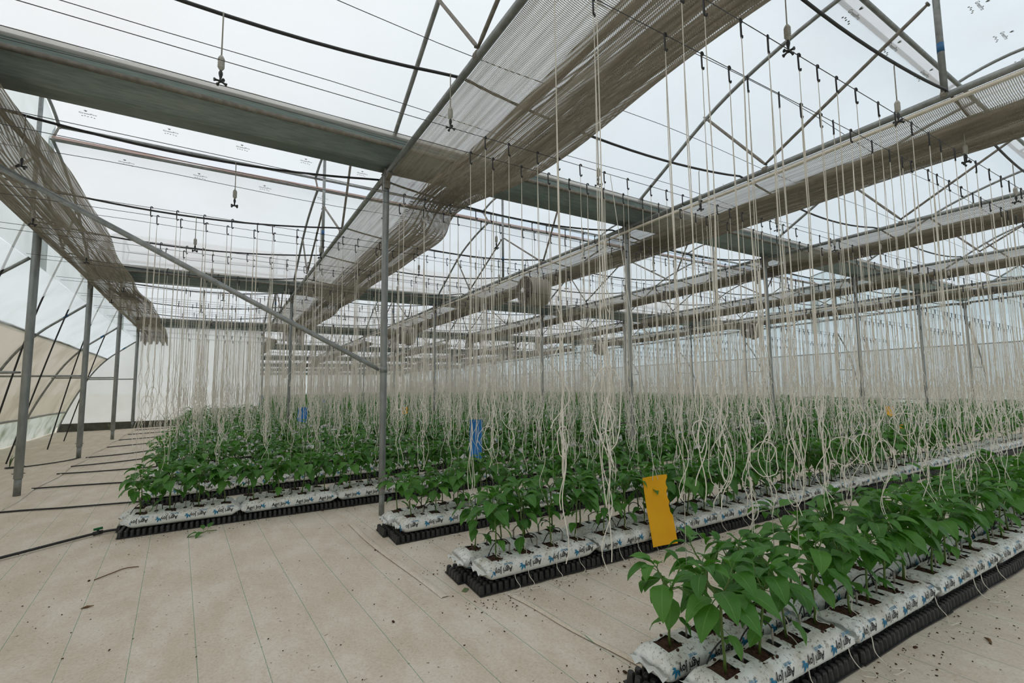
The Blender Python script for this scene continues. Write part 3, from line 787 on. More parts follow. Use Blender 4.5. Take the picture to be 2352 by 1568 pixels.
# tray: an upturned cell tray, cups standing on a flange
b = MB(); b.box((0, 0, 0.004), (0.54, 0.27, 0.006))
for ix in range(11):
    for iy in range(5):
        cx, cyy = -0.245 + ix * 0.049, -0.104 + iy * 0.052
        rings = []
        for z, r_ in ((0.006, 0.0235), (0.052, 0.0185), (0.060, 0.0155)):
            rings.append([(cx + r_ * math.cos(math.pi * (2 * a + 1) / 8), cyy + r_ * math.sin(math.pi * (2 * a + 1) / 8), z) for a in range(8)])
        b.grid(rings, closed=True); n0 = len(b.v)
        b.f.append(tuple(range(n0 - 8, n0))); b.mi.append(0)
ME_TRAY = b.mesh('cell_tray', 'tray')

PEX = 2.7
def side_y(t):      # half width of the bag section at height t above its middle
    k = min(abs(t) / (BAG_H / 2), 0.999)
    return BAG_W / 2 * (1 - k ** PEX) ** (1 / PEX)
HOLES = [(-0.375, 0.048), (-0.125, 0.048), (0.125, 0.048), (0.375, 0.048)]
SLITS = [(-0.25, 0.016), (0.0, 0.016), (0.25, 0.016)]
def bag_mesh(seed):
    rg = random.Random(seed)
    xs = sorted(set([-0.5, -0.485, -0.465, -0.44, 0.44, 0.465, 0.485, 0.5] + [round(c + s * h, 4) for c, h in HOLES + SLITS for s in (-1, 1)] + [round(c + s * h * 0.4, 4) for c, h in HOLES for s in (-1, 1)] + [-0.31, 0.31, -0.19, -0.06, 0.06, 0.19]))
    ang = []
    for a in np.linspace(0, 2 * math.pi, 33)[:-1]: ang.append(a)
    rows = []
    ph = [rg.uniform(0, 6.28) for _ in range(6)]
    for x in xs:
        e = max(0.0, (abs(x) - 0.43) / 0.07)
        hs = 1 - 0.72 * e ** 1.6; ws = 1 + 0.10 * e
        row = []
        for a in ang:
            c, s = math.cos(a), math.sin(a)
            y = BAG_W / 2 * math.copysign(abs(c) ** (2 / PEX), c) * ws
            z = BAG_H / 2 * math.copysign(abs(s) ** (2 / PEX), s) * hs
            w = 0.004 * math.sin(x * 23 + ph[0]) + 0.003 * math.sin(x * 51 + a * 2 + ph[1]) + (0.006 * math.sin(a * 9 + ph[2]) * min(1, e * 1.4 + 0.12))
            row.append((x, y * (1 + w * 3), BAG_H / 2 + z + (w if s > 0 else 0) + 0.012 * e * math.sin(ph[3])))
        rows.append(row)
    mb = MB(); n = len(ang); pts = [p for r_ in rows for p in r_]; fs = []
    for i in range(len(rows) - 1):
        xm = (xs[i] + xs[i + 1]) / 2
        for j in range(n):
            f = (i * n + j, i * n + (j + 1) % n, (i + 1) * n + (j + 1) % n, (i + 1) * n + j)
            ym = sum(pts[q][1] for q in f) / 4; zm = sum(pts[q][2] for q in f) / 4
            if zm > BAG_H * 0.7 and (any(abs(xm - c) < h and abs(ym) < 0.056 for c, h in HOLES) or any(abs(xm - c) < h and abs(ym) < 0.02 for c, h in SLITS)): continue
            fs.append(f)
    fs.append(tuple(range(n))); fs.append(tuple((len(rows) - 1) * n + j for j in range(n))[::-1])
    mb.add(pts, fs)
    # crimped welded ends
    for s in (-1, 1):
        rr = [[(s * 0.5, y, BAG_H * 0.5 + 0.012 * math.sin(y * 60 + ph[4])) for y in np.linspace(-0.115, 0.115, 9)],
              [(s * 0.535, y * 1.02, BAG_H * 0.52 + 0.016 * math.sin(y * 75 + ph[5])) for y in np.linspace(-0.115, 0.115, 9)]]
        mb.grid(rr)
    return mb.mesh('bag_skin', 'bag', True)
def soil_mesh(seed):
    rg = random.Random(seed); mb = MB()
    for c, h in HOLES:
        rows = []
        for x in np.linspace(c - h - 0.008, c + h + 0.008, 8):
            rows.append([(x, y, BAG_H - 0.014 + rg.uniform(-0.005, 0.006)) for y in np.linspace(-0.066, 0.066, 8)])
        mb.grid(rows)
        for _ in range(7):
            mb.box((c + rg.uniform(-0.07, 0.07), rg.uniform(-0.07, 0.07), BAG_H - 0.004), (0.012, 0.009, 0.010), rot=Matrix.Rotation(rg.uniform(0, 3), 3, 'Z'))
    for c, h in SLITS:
        mb.grid([[(c + a * 0.022, y, BAG_H - 0.014) for y in (-0.026, 0.026)] for a in (-1, 1)])
    return mb.mesh('soil_fill', 'soil')
BAGS = [bag_mesh(s) for s in range(4)]; SOILS = [soil_mesh(s) for s in range(3)]

def text_geo(s, size):
    cu = bpy.data.curves.new('lettering', 'FONT'); cu.body = s; cu.size = size; cu.resolution_u = 2; cu.align_x = 'CENTER'
    cu.offset = 0.0012 * size / 0.06
    o = bpy.data.objects.new('lettering_tmp', cu); COL.objects.link(o)
    bpy.context.view_layer.update()
    me = bpy.data.meshes.new_from_object(o.evaluated_get(bpy.context.evaluated_depsgraph_get()))
    bm = bmesh.new(); bm.from_mesh(me)
    bpy.data.objects.remove(o); bpy.data.meshes.remove(me); bpy.data.curves.remove(cu)
    for k in range(-5, 8):
        bmesh.ops.bisect_plane(bm, geom=bm.verts[:] + bm.edges[:] + bm.faces[:], plane_co=(0, k * 0.011, 0), plane_no=(0, 1, 0))
    vs_ = [(v.co.x, v.co.y) for v in bm.verts]; bm.verts.index_update(); fs = [tuple(v.index for v in f.verts) for f in bm.faces]
    bm.free()
    return vs_, fs
TXT = text_geo('Agri Joy', 0.053); TXT2 = text_geo('Farm on!', 0.019)
TXT = ([(x * 0.84, y) for x, y in TXT[0]], TXT[1])
def petal(cx, cyy, ang, L, w):
    pts = []
    for t in np.linspace(0, 1, 7): pts.append((t * L, w * math.sin(math.pi * t ** 0.8)))
    for t in np.linspace(1, 0, 7)[1:-1]: pts.append((t * L, -w * math.sin(math.pi * t ** 0.8)))
    c, s = math.cos(ang), math.sin(ang)
    return [(cx + x * c - y * s, cyy + x * s + y * c) for x, y in pts]
LOGO = [petal(0.064 + 0.006 * math.cos(a), -0.026 + 0.006 * math.sin(a), a, L, w) for a, L, w in ((-0.1, 0.024, 0.0045), (0.55, 0.036, 0.0060), (1.25, 0.046, 0.0072), (1.95, 0.040, 0.006))]
def print_mesh(flip, shift, centres=(-0.375, -0.125, 0.125, 0.375)):
    mb = MB()
    sg = -1 if flip else 1
    def put(pts, fs, mi, cx):
        out = []
        for x, y in pts:
            t = sg * (y - 0.020) + 0.004; xx = cx + sg * x
            t = max(-0.055, min(0.055, t))
            out.append((xx, -side_y(t) * 1.018 - 0.0022, BAG_H / 2 + t))
        mb.add(out, fs, mi)
    for c in centres:
        c += shift
        if abs(c) > 0.41: continue
        put(TXT[0], TXT[1], 0, c)
        for p in LOGO: put([(x + 0.02, y + 0.028) for x, y in p], [tuple(range(len(p)))], 1, c)
        put([(x - 0.045, y - 0.024) for x, y in TXT2[0]], TXT2[1], 1, c)
    return mb.mesh('bag_print', ['print_black', 'print_blue'])
PRINT1 = [print_mesh(True, 0.0, (0.0,)), print_mesh(False, 0.0, (0.0,))]      # one word with its leaf mark
PRINTS = [print_mesh(True, 0.0), print_mesh(True, 0.03), print_mesh(False, 0.0), print_mesh(False, -0.03)]

# collect every place, nearest first
bag_pos, tray_pos, plant_pos = [], [], []
for q in BEDS:
    for l in (0, 1):
        nb = int((q.xe - q.xs) / 1.02); off = 0.04 if l == 0 else 0.0
        x00 = q.xs + off
        for i in range(nb):
            x = x00 + 0.53 + 1.02 * i; y = line_y(q, l, x)
            if seen(x, y, 0.2, 260): bag_pos.append((dist(x, y), q.i, l, i, x, y))
            for p, (c, h) in enumerate(HOLES):
                px_ = x + c
                if seen(px_, y, 0.4, 160): plant_pos.append((dist(px_, y), q.i, l, i * 4 + p, px_ + rng.uniform(-0.015, 0.015), y + rng.uniform(-0.012, 0.012)))
        for i in range(int((q.xe - q.xs) / 0.545)):
            x = x00 + 0.25 + 0.545 * i; y = line_y(q, l, x)
            if seen(x, y, 0.05, 260): tray_pos.append((dist(x, y), q.i, l, i, x, y))
bag_pos.sort(); tray_pos.sort(); plant_pos.sort()

def bed_rot(q, extra=0.0): return (TILT[0], TILT[1], math.atan(BEDS[q].sl) + extra)
for d, qi, l, i, x, y in tray_pos[:300]:
    o = ob('cell_tray', ME_TRAY, None, (x, y, gz(x, y)), bed_rot(qi, rng.uniform(-0.02, 0.02)))
    tag(o, 'upturned black cell tray, %s from the left, %s line of the %s' % (nth(i + 1), LINE[l], BEDNAME[qi]), 'tray', 'black trays under the grow bags')
for n_, (d, qi, l, i, x, y) in enumerate(bag_pos[:300]):
    e = ob('grow_bag', None, None, (x, y, gz(x, y) + TRAY_H), bed_rot(qi, rng.uniform(-0.012, 0.012)))
    tag(e, 'white printed grow bag, %s from the left, %s line of the %s' % (nth(i + 1), LINE[l], BEDNAME[qi]), 'grow bag', 'white grow bags on trays')
    rr = random.Random(qi * 100 + l * 50 + i)
    ob('bag_skin', BAGS[rr.randrange(4)], e)
    ob('soil_fill', SOILS[rr.randrange(3)], e)
    k = rr.random() < (0.75 if l == 0 else 0.5)
    if (qi, l, i) in ((1, 0, 0), (3, 0, 0), (2, 0, 0), (0, 1, 0), (0, 0, 0), (0, 0, 1), (0, 0, 2), (0, 0, 3)): k = True
    if (qi, l, i) in ((1, 0, 1), (3, 0, 1), (1, 1, 0), (3, 1, 0)): k = False
    if n_ < 60:
        sh = rr.uniform(-0.03, 0.03)
        for c in (-0.375, -0.125, 0.125, 0.375): ob('bag_print', PRINT1[0 if k else 1], e, (c + sh, 0, 0))
    else: ob('bag_print', PRINTS[(0 if k else 2) + rr.randrange(2)], e)['kind'] = 'stuff'
# the rest of the bags and trays, too many to tell apart
def box_stack(items, L, W_, H_, z0, bulge):
    vs_, fs = [], []
    prof = [(-0.5, 0.0), (-0.52, 0.5), (-0.36, 1.0), (0.36, 1.0), (0.52, 0.5), (0.5, 0.0)] if bulge else [(-0.5, 0), (-0.46, 1.0), (0.46, 1.0), (0.5, 0)]
    n = len(prof)
    for d, qi, l, i, x, y in items:
        o = len(vs_)
        for ex, sc in ((-0.5, 0.55 if bulge else 1), (-0.44, 1), (0.44, 1), (0.5, 0.55 if bulge else 1)):
            for a, z in prof: vs_.append((x + ex * L, y + a * W_ + BEDS[qi].sl * ex, gz(x, y) + z0 + z * H_ * sc))
        for r_ in range(3):
            for j in range(n - 1): fs.append((o + r_ * n + j, o + r_ * n + j + 1, o + (r_ + 1) * n + j + 1, o + (r_ + 1) * n + j))
    return np.array(vs_), np.array(fs)
if len(bag_pos) > 300:
    v, f = box_stack(bag_pos[300:], 1.0, BAG_W, BAG_H, TRAY_H, True)
    o = ob('distant_grow_bags', np_mesh('distant_grow_bags', v, f, 'bag')); tag(o, 'rows of white grow bags far back in the greenhouse', 'grow bags', None, 'stuff')
if len(tray_pos) > 300:
    v, f = box_stack(tray_pos[300:], 0.54, 0.25, TRAY_H, 0, False)
    o = ob('distant_cell_trays', np_mesh('distant_cell_trays', v, f, 'tray')); tag(o, 'black trays under the bags far back in the greenhouse', 'trays', None, 'stuff')

# ---- leaves
def leaf_grid(L, W_, lp, a0, droop, ns, na, fold=0.25, wav=0.0, seed=0):
    """centre line starts with a petiole of length lp; returns rows of points (stations x across)"""
    a = a0; x, z = 0.0, 0.0; step = 0.25
    pts = [(0.0, 0.0)]
    pet = []
    for i in range(3):
        x += lp / 3 * math.cos(a); z += lp / 3 * math.sin(a); a -= droop * 0.10; pet.append((x, z))
    rows = []; n = ns - 1
    for i in range(ns):
        t = i / n
        w = W_ / 2 * max(0.02, (math.sin(math.pi * min(1, t ** 0.72)) ** 0.85) * (1 - 0.25 * t)) * 1.12
        row = []
        nx, nz = -math.sin(a), math.cos(a)
        for j in range(na):
            u = -1 + 2 * j / (na - 1)
            h = abs(u) * fold * w + wav * w * math.sin(9 * t + 2.2 * u + seed) * abs(u)
            row.append((x + nx * h, u * w, z + nz * h))
        rows.append(row)
        if i < n: x += L / n * math.cos(a); z += L / n * math.sin(a); a -= droop * 0.8 / n
    return rows, [(0, 0)] + pet
LEAFP = [  # length, width, petiole, start angle, droop, fold, wave
    (0.150, 0.088, 0.055, R(35), R(95), 0.22, 0.10), (0.165, 0.092, 0.060, R(20), R(85), 0.15, 0.14), (0.135, 0.080, 0.050, R(45), R(110), 0.28, 0.08),
    (0.120, 0.070, 0.045, R(10), R(80), 0.20, 0.12), (0.100, 0.055, 0.030, R(50), R(70), 0.32, 0.10), (0.075, 0.038, 0.020, R(62), R(50), 0.38, 0.06), (0.145, 0.085, 0.055, R(-5), R(70), 0.12, 0.12)]
LEAFM, LEAFLOW, LEAFFAR = [], [], []
for i, (L, W_, lp, a0, dr, fo, wa) in enumerate(LEAFP):
    rows, pet = leaf_grid(L, W_, lp, a0, dr, 8, 5, fo, wa, i)
    n = 5; vs_ = [p for r_ in rows for p in r_]; fs = []; uvs = []
    for r_ in range(7):
        for j in range(4):
            fs.append((r_ * n + j, r_ * n + j + 1, (r_ + 1) * n + j + 1, (r_ + 1) * n + j))
            uvs += [(j / 4, r_ / 7), ((j + 1) / 4, r_ / 7), ((j + 1) / 4, (r_ + 1) / 7), (j / 4, (r_ + 1) / 7)]
    o0 = len(vs_)
    for (x, z) in pet:
        for k in range(3): vs_.append((x, 0.0022 * math.cos(2.094 * k), z + 0.0022 * math.sin(2.094 * k)))
    for r_ in range(3):
        for k in range(3):
            fs.append((o0 + r_ * 3 + k, o0 + r_ * 3 + (k + 1) % 3, o0 + (r_ + 1) * 3 + (k + 1) % 3, o0 + (r_ + 1) * 3 + k)); uvs += [(0.5, 0.5)] * 4
    LEAFM.append(np_mesh('leaf', np.array(vs_), np.array(fs), 'leaf', None, np.array(uvs), True))
    rows, pet = leaf_grid(L, W_, lp, a0, dr, 5, 3, fo, wa, i)
    vs_ = [p for r_ in rows for p in r_]; fs = [(r_ * 3 + j, r_ * 3 + j + 1, (r_ + 1) * 3 + j + 1, (r_ + 1) * 3 + j) for r_ in range(4) for j in range(2)]
    o0 = len(vs_); vs_ += [(0, -0.002, 0), (0, 0.002, 0)]; fs.append((o0, o0 + 1, 1, 0))
    LEAFLOW.append((np.array(vs_), np.array(fs)))
    rows, pet = leaf_grid(L * 1.08, W_ * 1.12, lp, a0, dr, 3, 3, fo, 0, i)
    vs_ = [rows[0][1], rows[0][1], rows[1][0], rows[1][1], rows[1][2], rows[2][1]]
    LEAFFAR.append((np.array(vs_), np.array([(0, 2, 5, 3), (1, 3, 5, 4)])))

def plant_template(seed):
    rg = random.Random(seed)
    lean = (rg.uniform(-0.03, 0.03), rg.uniform(-0.03, 0.03))
    hf = rg.uniform(0.27, 0.33)
    main = [(lean[0] * t, lean[1] * t + 0.004 * math.sin(t * 9 + seed), hf * t) for t in np.linspace(0, 1, 6)]
    mb = MB(); mb.tube(main, 0.005, 6, radii=[0.0068, 0.006, 0.0058, 0.0056, 0.0056, 0.006])
    leaves = []      # kind, loc, rz, scale
    top = Vector(main[-1]); nb = rg.choice((2, 2, 3)); a0 = rg.uniform(0, 6.28)
    for t in (0.42, 0.6, 0.75, 0.88):
        leaves.append((rg.choice((1, 3, 6, 6, 0)), (lean[0] * t, lean[1] * t, hf * t), rg.uniform(0, 6.28), rg.uniform(0.65, 0.95)))
    for k in range(nb):
        a = a0 + k * 6.283 / nb + rg.uniform(-0.3, 0.3); Lb = rg.uniform(0.10, 0.16)
        tip = top + Vector((math.cos(a) * Lb * 0.5, math.sin(a) * Lb * 0.5, Lb * 0.85))
        midp = top.lerp(tip, 0.5) + Vector((math.cos(a), math.sin(a), 0)) * 0.008
        mb.tube([top, midp, tip], 0.004, 5, radii=[0.0048, 0.004, 0.003])
        for f, kinds, sc in ((0.1, (1, 6), 1.0), (0.25, (0, 1), 1.0), (0.45, (0, 2, 1), 1.0), (0.72, (2, 0), 0.9), (0.95, (3, 2), 0.8), (1.0, (4,), 1.0), (1.0, (4, 5), 0.95), (1.0, (5,), 1.0)):
            p = top.lerp(tip, f)
            leaves.append((rg.choice(kinds), tuple(p), a + rg.uniform(-2.2, 2.2), sc * rg.uniform(0.95, 1.25)))
    if nb == 2:
        for _ in range(3): leaves.append((rg.choice((0, 1, 2)), tuple(top), rg.uniform(0, 6.28), rg.uniform(0.85, 1.1)))
    return mb.mesh('stem', 'stem', True), leaves
TEMPL = [plant_template(s) for s in range(10)]
# a joined foliage mesh per template, for plants whose leaves cannot be told apart, and for the far rows
def foliage_np(leaves, lib=None):
    V, Fc = [], []; o = 0
    for kind, loc, rz, sc in leaves:
        v, f = (lib or LEAFLOW)[kind]; c, s = math.cos(rz), math.sin(rz)
        w = v * sc; w = np.stack([w[:, 0] * c - w[:, 1] * s + loc[0], w[:, 0] * s + w[:, 1] * c + loc[1], w[:, 2] + loc[2]], 1)
        V.append(w); Fc.append(f + o); o += len(w)
    return np.concatenate(V), np.concatenate(Fc)
FOL = [foliage_np(t[1]) for t in TEMPL]
FOLFAR = [foliage_np([q for i, q in enumerate(t[1]) if i % 4], LEAFFAR) for t in TEMPL]
FOLM = [np_mesh('foliage', v, f, 'leaf', None, None, True) for v, f in FOL]
NLEAF, NPLANT = 170, 300
# twine tails lying over the bag edge, from the stem base to the floor
def tail_mesh(seed):
    rg = random.Random(seed); x = rg.uniform(-0.05, 0.05)
    pts = [(0, 0, 0.10), (0.012, -0.008, 0.07), (-0.008, -0.012, 0.03), (0.01, -0.02, 0.012), (x, -0.07, 0.008), (x * 1.6, -0.118, -0.045), (x * 1.8, -0.135, -0.12), (x * 1.7 + 0.02, -0.17, -0.172),
           (x + 0.07 * rg.choice((-1, 1)), -0.21 - rg.uniform(0, 0.06), -0.174), (x + 0.03, -0.24, -0.174), (x - 0.02, -0.20, -0.172)]
    mb = MB(); mb.tube(smooth_path(pts[:rg.randint(8, 11)], 4), 0.0026, 4); return mb.mesh('twine_tail', 'twine', True)
TAILS = [tail_mesh(s) for s in range(6)]
for n_, (d, qi, l, i, x, y) in enumerate(plant_pos[:NPLANT]):
    rr = random.Random(qi * 1000 + l * 500 + i)
    t = rr.randrange(len(TEMPL)); sc = rr.uniform(0.84, 1.08) * (1.06 if qi < 2 else 1.0)
    if qi == 0 and l == 1 and i == 0: t, sc = 2, 1.0
    e = ob('pepper_plant', None, None, (x, y, gz(x, y) + SOIL_Z), (0, 0, rr.uniform(0, 6.28)), (sc, sc, sc))
    tag(e, 'green pepper plant, %s from the left, %s line of the %s' % (nth(i + 1), LINE[l], BEDNAME[qi]), 'plant', 'young pepper plants in grow bags')
    ob('stem', TEMPL[t][0], e)
    if n_ < NLEAF:
        for kind, loc, rz, s in TEMPL[t][1]:
            ob('leaf', LEAFM[kind], e, loc, (rr.uniform(-0.25, 0.25), rr.uniform(-0.15, 0.15), rz), (s, s, s))
    else: ob('foliage', FOLM[t], e)
    if l == 0 and qi < 2 and d < 6.5 and rr.random() < 0.75:
        e2 = ob('twine_tail', TAILS[rr.randrange(6)], e, (0, 0, 0), (0, 0, -e.rotation_euler[2]), (1 / sc,) * 3)
# the remaining plants
rest = plant_pos[NPLANT:]
V, Fc = [], []; o_ = 0
SV, SF = [], []; so = 0
for d, qi, l, i, x, y in rest:
    v, f = (FOL if d < 10.5 else FOLFAR)[rng.randrange(len(FOL))]; a = rng.uniform(0, 6.28); c, s = math.cos(a), math.sin(a); sc = rng.uniform(0.85, 1.1)
    V.append(np.stack([(v[:, 0] * c - v[:, 1] * s) * sc + x, (v[:, 0] * s + v[:, 1] * c) * sc + y, v[:, 2] * sc + gz(x, y) + SOIL_Z], 1)); Fc.append(f + o_); o_ += len(v)
    z = gz(x, y) + SOIL_Z
    SV.append(np.array([(x - 0.005, y, z - 0.01), (x + 0.005, y - 0.003, z - 0.01), (x, y + 0.005, z - 0.01), (x - 0.005, y, z + 0.34), (x + 0.005, y - 0.003, z + 0.34), (x, y + 0.005, z + 0.34)]))
    SF.append(np.array([(0, 1, 4, 3), (1, 2, 5, 4), (2, 0, 3, 5)]) + so); so += 6
V = np.concatenate(V + SV); Fc2 = np.concatenate(Fc + [f + o_ for f in SF])
mi = np.concatenate([np.zeros(sum(len(f) for f in Fc)), np.ones(sum(len(f) for f in SF))])
o = ob('distant_pepper_plants', np_mesh('distant_pepper_plants', V, Fc2, ['leaf', 'stem'], mi, None, True)); tag(o, 'dense green pepper rows far back in the greenhouse', 'plants', None, 'stuff')

# ------------------------------------------------------------------ crop wires, hooks and hanging twines
for q in BEDS[:14]:
    for l in (0, 1):
        pts = []
        for x in np.linspace(XL if q.yf < YBLOCK else XA, XR, 50):
            y = line_y(q, l, x) - 0.02
            pts.append((x, y, wire_z(x, y)))
        b = MB(); b.tube(pts, 0.003, 4)
        tag(ob('crop_wire', b.mesh('crop_wire', 'wire')), 'overhead crop wire with hooks above the %s line of the %s' % (LINE[l], BEDNAME[q.i]), 'wire', 'overhead crop wires')
b = MB()
b.tube([(0.012, 0, -0.005), (0.014, 0, 0.006), (0.006, 0, 0.013), (-0.003, 0, 0.010), (-0.004, 0, -0.01), (-0.002, 0, -0.085), (0.004, 0, -0.098), (0.012, 0, -0.092), (0.013, 0, -0.08)], 0.0055, 6)
ME_HOOK = b.mesh('hook', 'hook', True)
def strand(rg, z_end, amp, off):
    pts = []; z = -0.085; x = y = 0.0
    px, py = rg.uniform(0, 6.28), rg.uniform(0, 6.28)
    n = 16
    for i in range(n):
        t = i / (n - 1); zz = z + (z_end * 0.72 - z) * t
        pts.append((off * t + 0.010 * math.sin(5 * t + px) * t, 0.010 * math.sin(6 * t + py) * t, zz))
    k = 20
    for i in range(1, k + 1):
        t = i / k; zz = z_end * (0.72 + 0.28 * t)
        A = amp * (0.25 + 0.75 * t)
        pts.append((off + A * math.sin(13 * t + px), A * 0.8 * math.cos(11 * t + py), zz))
    return pts
def loop(rg, z0, h, w):
    a = rg.uniform(0, 6.28); c, s = math.cos(a), math.sin(a)
    out = []
    for t in np.linspace(0, 1, 16):
        th = t * 2 * math.pi
        out.append((w * c * math.sin(th) * (1 + 0.2 * math.sin(3 * th)), w * s * math.sin(th) + 0.01 * math.sin(2 * th), z0 - h / 2 * (1 - math.cos(th))))
    return out
TW = []
for v in range(16):
    rg = random.Random(90 + v); mb = MB()
    L = -rg.uniform(2.45, 2.95)
    ns = 3 if v % 3 else 4
    for s in range(ns):
        pts = strand(rg, L - (0.0 if s == 0 else rg.uniform(-0.75, 0.05)), rg.uniform(0.014, 0.045), (s - 0.5) * rg.uniform(0.003, 0.010))
        mb.tube(pts if s < 2 else pts[13:], 0.0023, 4, cap=False)      # further strands are only the doubled-up slack
    for s in range(rg.choice((1, 1, 2, 3))):
        mb.tube(loop(rg, L * rg.uniform(0.70, 0.9), rg.uniform(0.12, 0.42), rg.uniform(0.025, 0.075)), 0.0024, 4, cap=False)
    if v % 4 == 0:      # one strand continues to the plant
        mb.tube([(0, 0, -0.08), (0.01, 0.01, -1.5), (0, 0, -3.02)], 0.002, 4)
    TW.append(mb.mesh('trellis_twine', 'twine', True))
tw_pos = []
for q in BEDS:
    for l in (0, 1):
        x = q.xs + 0.1 + (0.02 if l else 0.0); i = 0
        if q.i == 0: x -= 0.55
        while x < q.xe:
            xx = x + rng.uniform(-0.06, 0.06); y = line_y(q, l, xx) - 0.02
            if seen(xx, y, 0.9, 150) or seen(xx, y, 3.2, 100) or seen(xx, y, 2.0, 50):
                tw_pos.append((dist(xx, y, 2.0), q.i, l, i, xx, y)); i += 1
            x += 0.25
tw_pos.sort()
for d, qi, l, i, x, y in tw_pos[:300]:
    rr = random.Random(qi * 777 + l * 333 + i)
    if qi < 2 and abs(pix(x, y, 0.75)[0] - 1522) < 42 and y < 3.0: continue
    o = ob('trellis_twine', TW[rr.choice([v for v in range(16) if v % 4]) if x < BEDS[qi].xs + 0.1 else rr.randrange(16)], None, (x, y, wire_z(x, y)), (0, 0, rr.uniform(0, 6.28)))
    tag(o, 'white hanging twine, %s from the left above the %s line of the %s' % (nth(i + 1), LINE[l], BEDNAME[qi]), 'twine', 'white twines hanging from the crop wires')
    ob('hook', ME_HOOK, o, (0, 0, 0), (0, 0, -o.rotation_euler[2] + rr.uniform(-0.5, 0.5)))
rest = tw_pos[300:]
n = len(rest)
base = np.array([(x, y, wire_z(x, y)) for d, qi, l, i, x, y in rest]); gzv = np.array([gz(x, y) for d, qi, l, i, x, y in rest])
VVs, FFs, vo = [], [], 0
near = np.array([r[0] < 13.0 for r in rest])
for sel, K, ns, rad, t_top in ((near, 13, 2, 0.0026, 0.03), (~near, 8, 1, 0.0046, 0.03), (near, 7, 1, 0.0036, 0.6), (~near, 6, 1, 0.0056, 0.66)):
    bs, gs = base[sel], gzv[sel]; m = len(bs)
    for strand_i in range(ns):
        zend = gs + nrg.uniform(0.40, 0.85, m)
        ts = np.concatenate([np.linspace(0, 0.72, 4 if K > 10 else 3), np.linspace(0.72, 1, K - (3 if K > 10 else 2))[1:]]) if t_top < 0.5 else np.linspace(t_top, 1, K); ts[0] = t_top
        P = np.zeros((m, K, 3)); ph = nrg.uniform(0, 6.28, (m, 2)); amp = nrg.uniform(0.012, 0.04, m)
        for k, t in enumerate(ts):
            A = 0.012 * t if t <= 0.72 else amp * (0.3 + 2.5 * (t - 0.72))
            P[:, k, 0] = bs[:, 0] + A * np.sin(38 * t + ph[:, 0]) + (strand_i - 0.5) * 0.012 * t
            P[:, k, 1] = bs[:, 1] + A * np.cos(31 * t + ph[:, 1])
            P[:, k, 2] = bs[:, 2] + (zend - bs[:, 2]) * t
        ringo = np.array([(math.cos(2.094 * j), math.sin(2.094 * j), 0) for j in range(3)]) * rad
        VVs.append((P[:, :, None, :] + ringo[None, None]).reshape(-1, 3))
        idx = np.arange(m)[:, None, None] * (K * 3) + np.arange(K - 1)[None, :, None] * 3
        j = np.arange(3)[None, None, :]; jn = (j + 1) % 3
        FFs.append(np.stack([idx + j, idx + jn, idx + 3 + jn, idx + 3 + j], -1).reshape(-1, 4) + vo); vo += m * K * 3
VV = np.concatenate(VVs); FF = np.concatenate(FFs)
o = ob('distant_twines', np_mesh('distant_twines', VV, FF, 'twine')); tag(o, 'curtain of white hanging twines far back over the rows', 'twines', None, 'stuff')
hb = np.array([(sx * 0.006, sy * 0.006, z) for z in (0.01, -0.095) for sx, sy in ((-1, -1), (1, -1), (1, 1), (-1, 1))])
HV = (base[:, None, :] + hb[None]).reshape(-1, 3)
HF = (np.arange(n)[:, None, None] * 8 + np.array([(0, 1, 5, 4), (1, 2, 6, 5), (2, 3, 7, 6), (3, 0, 4, 7)])[None]).reshape(-1, 4)
o = ob('distant_hooks', np_mesh('distant_hooks', HV, HF, 'hook')); tag(o, 'small black twine hooks on the far crop wires', 'hooks', None, 'stuff')

# ------------------------------------------------------------------ drip stakes with thin black tubes
DR = []
for v in range(4):
    rg = random.Random(v); s = MB(); s.tube([(0, 0, -0.02), (0, 0, 0.055), (0.006, 0.004, 0.075)], 0.006, 6, radii=[0.004, 0.0065, 0.006])
    t = MB(); dx = rg.uniform(0.08, 0.2) * rg.choice((-1, 1))
    t.tube(smooth_path([(0.006, 0.004, 0.074), (dx * 0.25, 0.02, 0.10 + rg.uniform(0, 0.03)), (dx * 0.7, 0.06, 0.095), (dx * 1.05, 0.11, 0.0), (dx * 1.15, 0.135, -0.15)], 5), 0.0038, 5)
    DR.append((s.mesh('stake', 'stake', True), t.mesh('feed_tube', 'black', True)))
dn = 0
for d, qi, l, i, x, y in bag_pos[:64]:
    for k, (c, h) in enumerate(((-0.25, 0), (0.0, 0), (0.25, 0))):
        xx = x + c; yy = y + 0.004; rr = random.Random(qi * 99 + l * 7 + i * 3 + k)
        m = DR[rr.randrange(4)]
        e = ob('drip_stake', None, None, (xx, yy, gz(xx, yy) + SOIL_Z + 0.004), (0, 0, (math.pi if l == 1 else 0) + rr.uniform(-0.3, 0.3)))
        tag(e, 'drip stake %s in the %s grow bag, %s line of the %s' % (('left', 'middle', 'right')[k], nth(i + 1), LINE[l], BEDNAME[qi]), 'drip stake', 'drip stakes in the grow bags')
        ob('stake', m[0], e); ob('feed_tube', m[1], e)

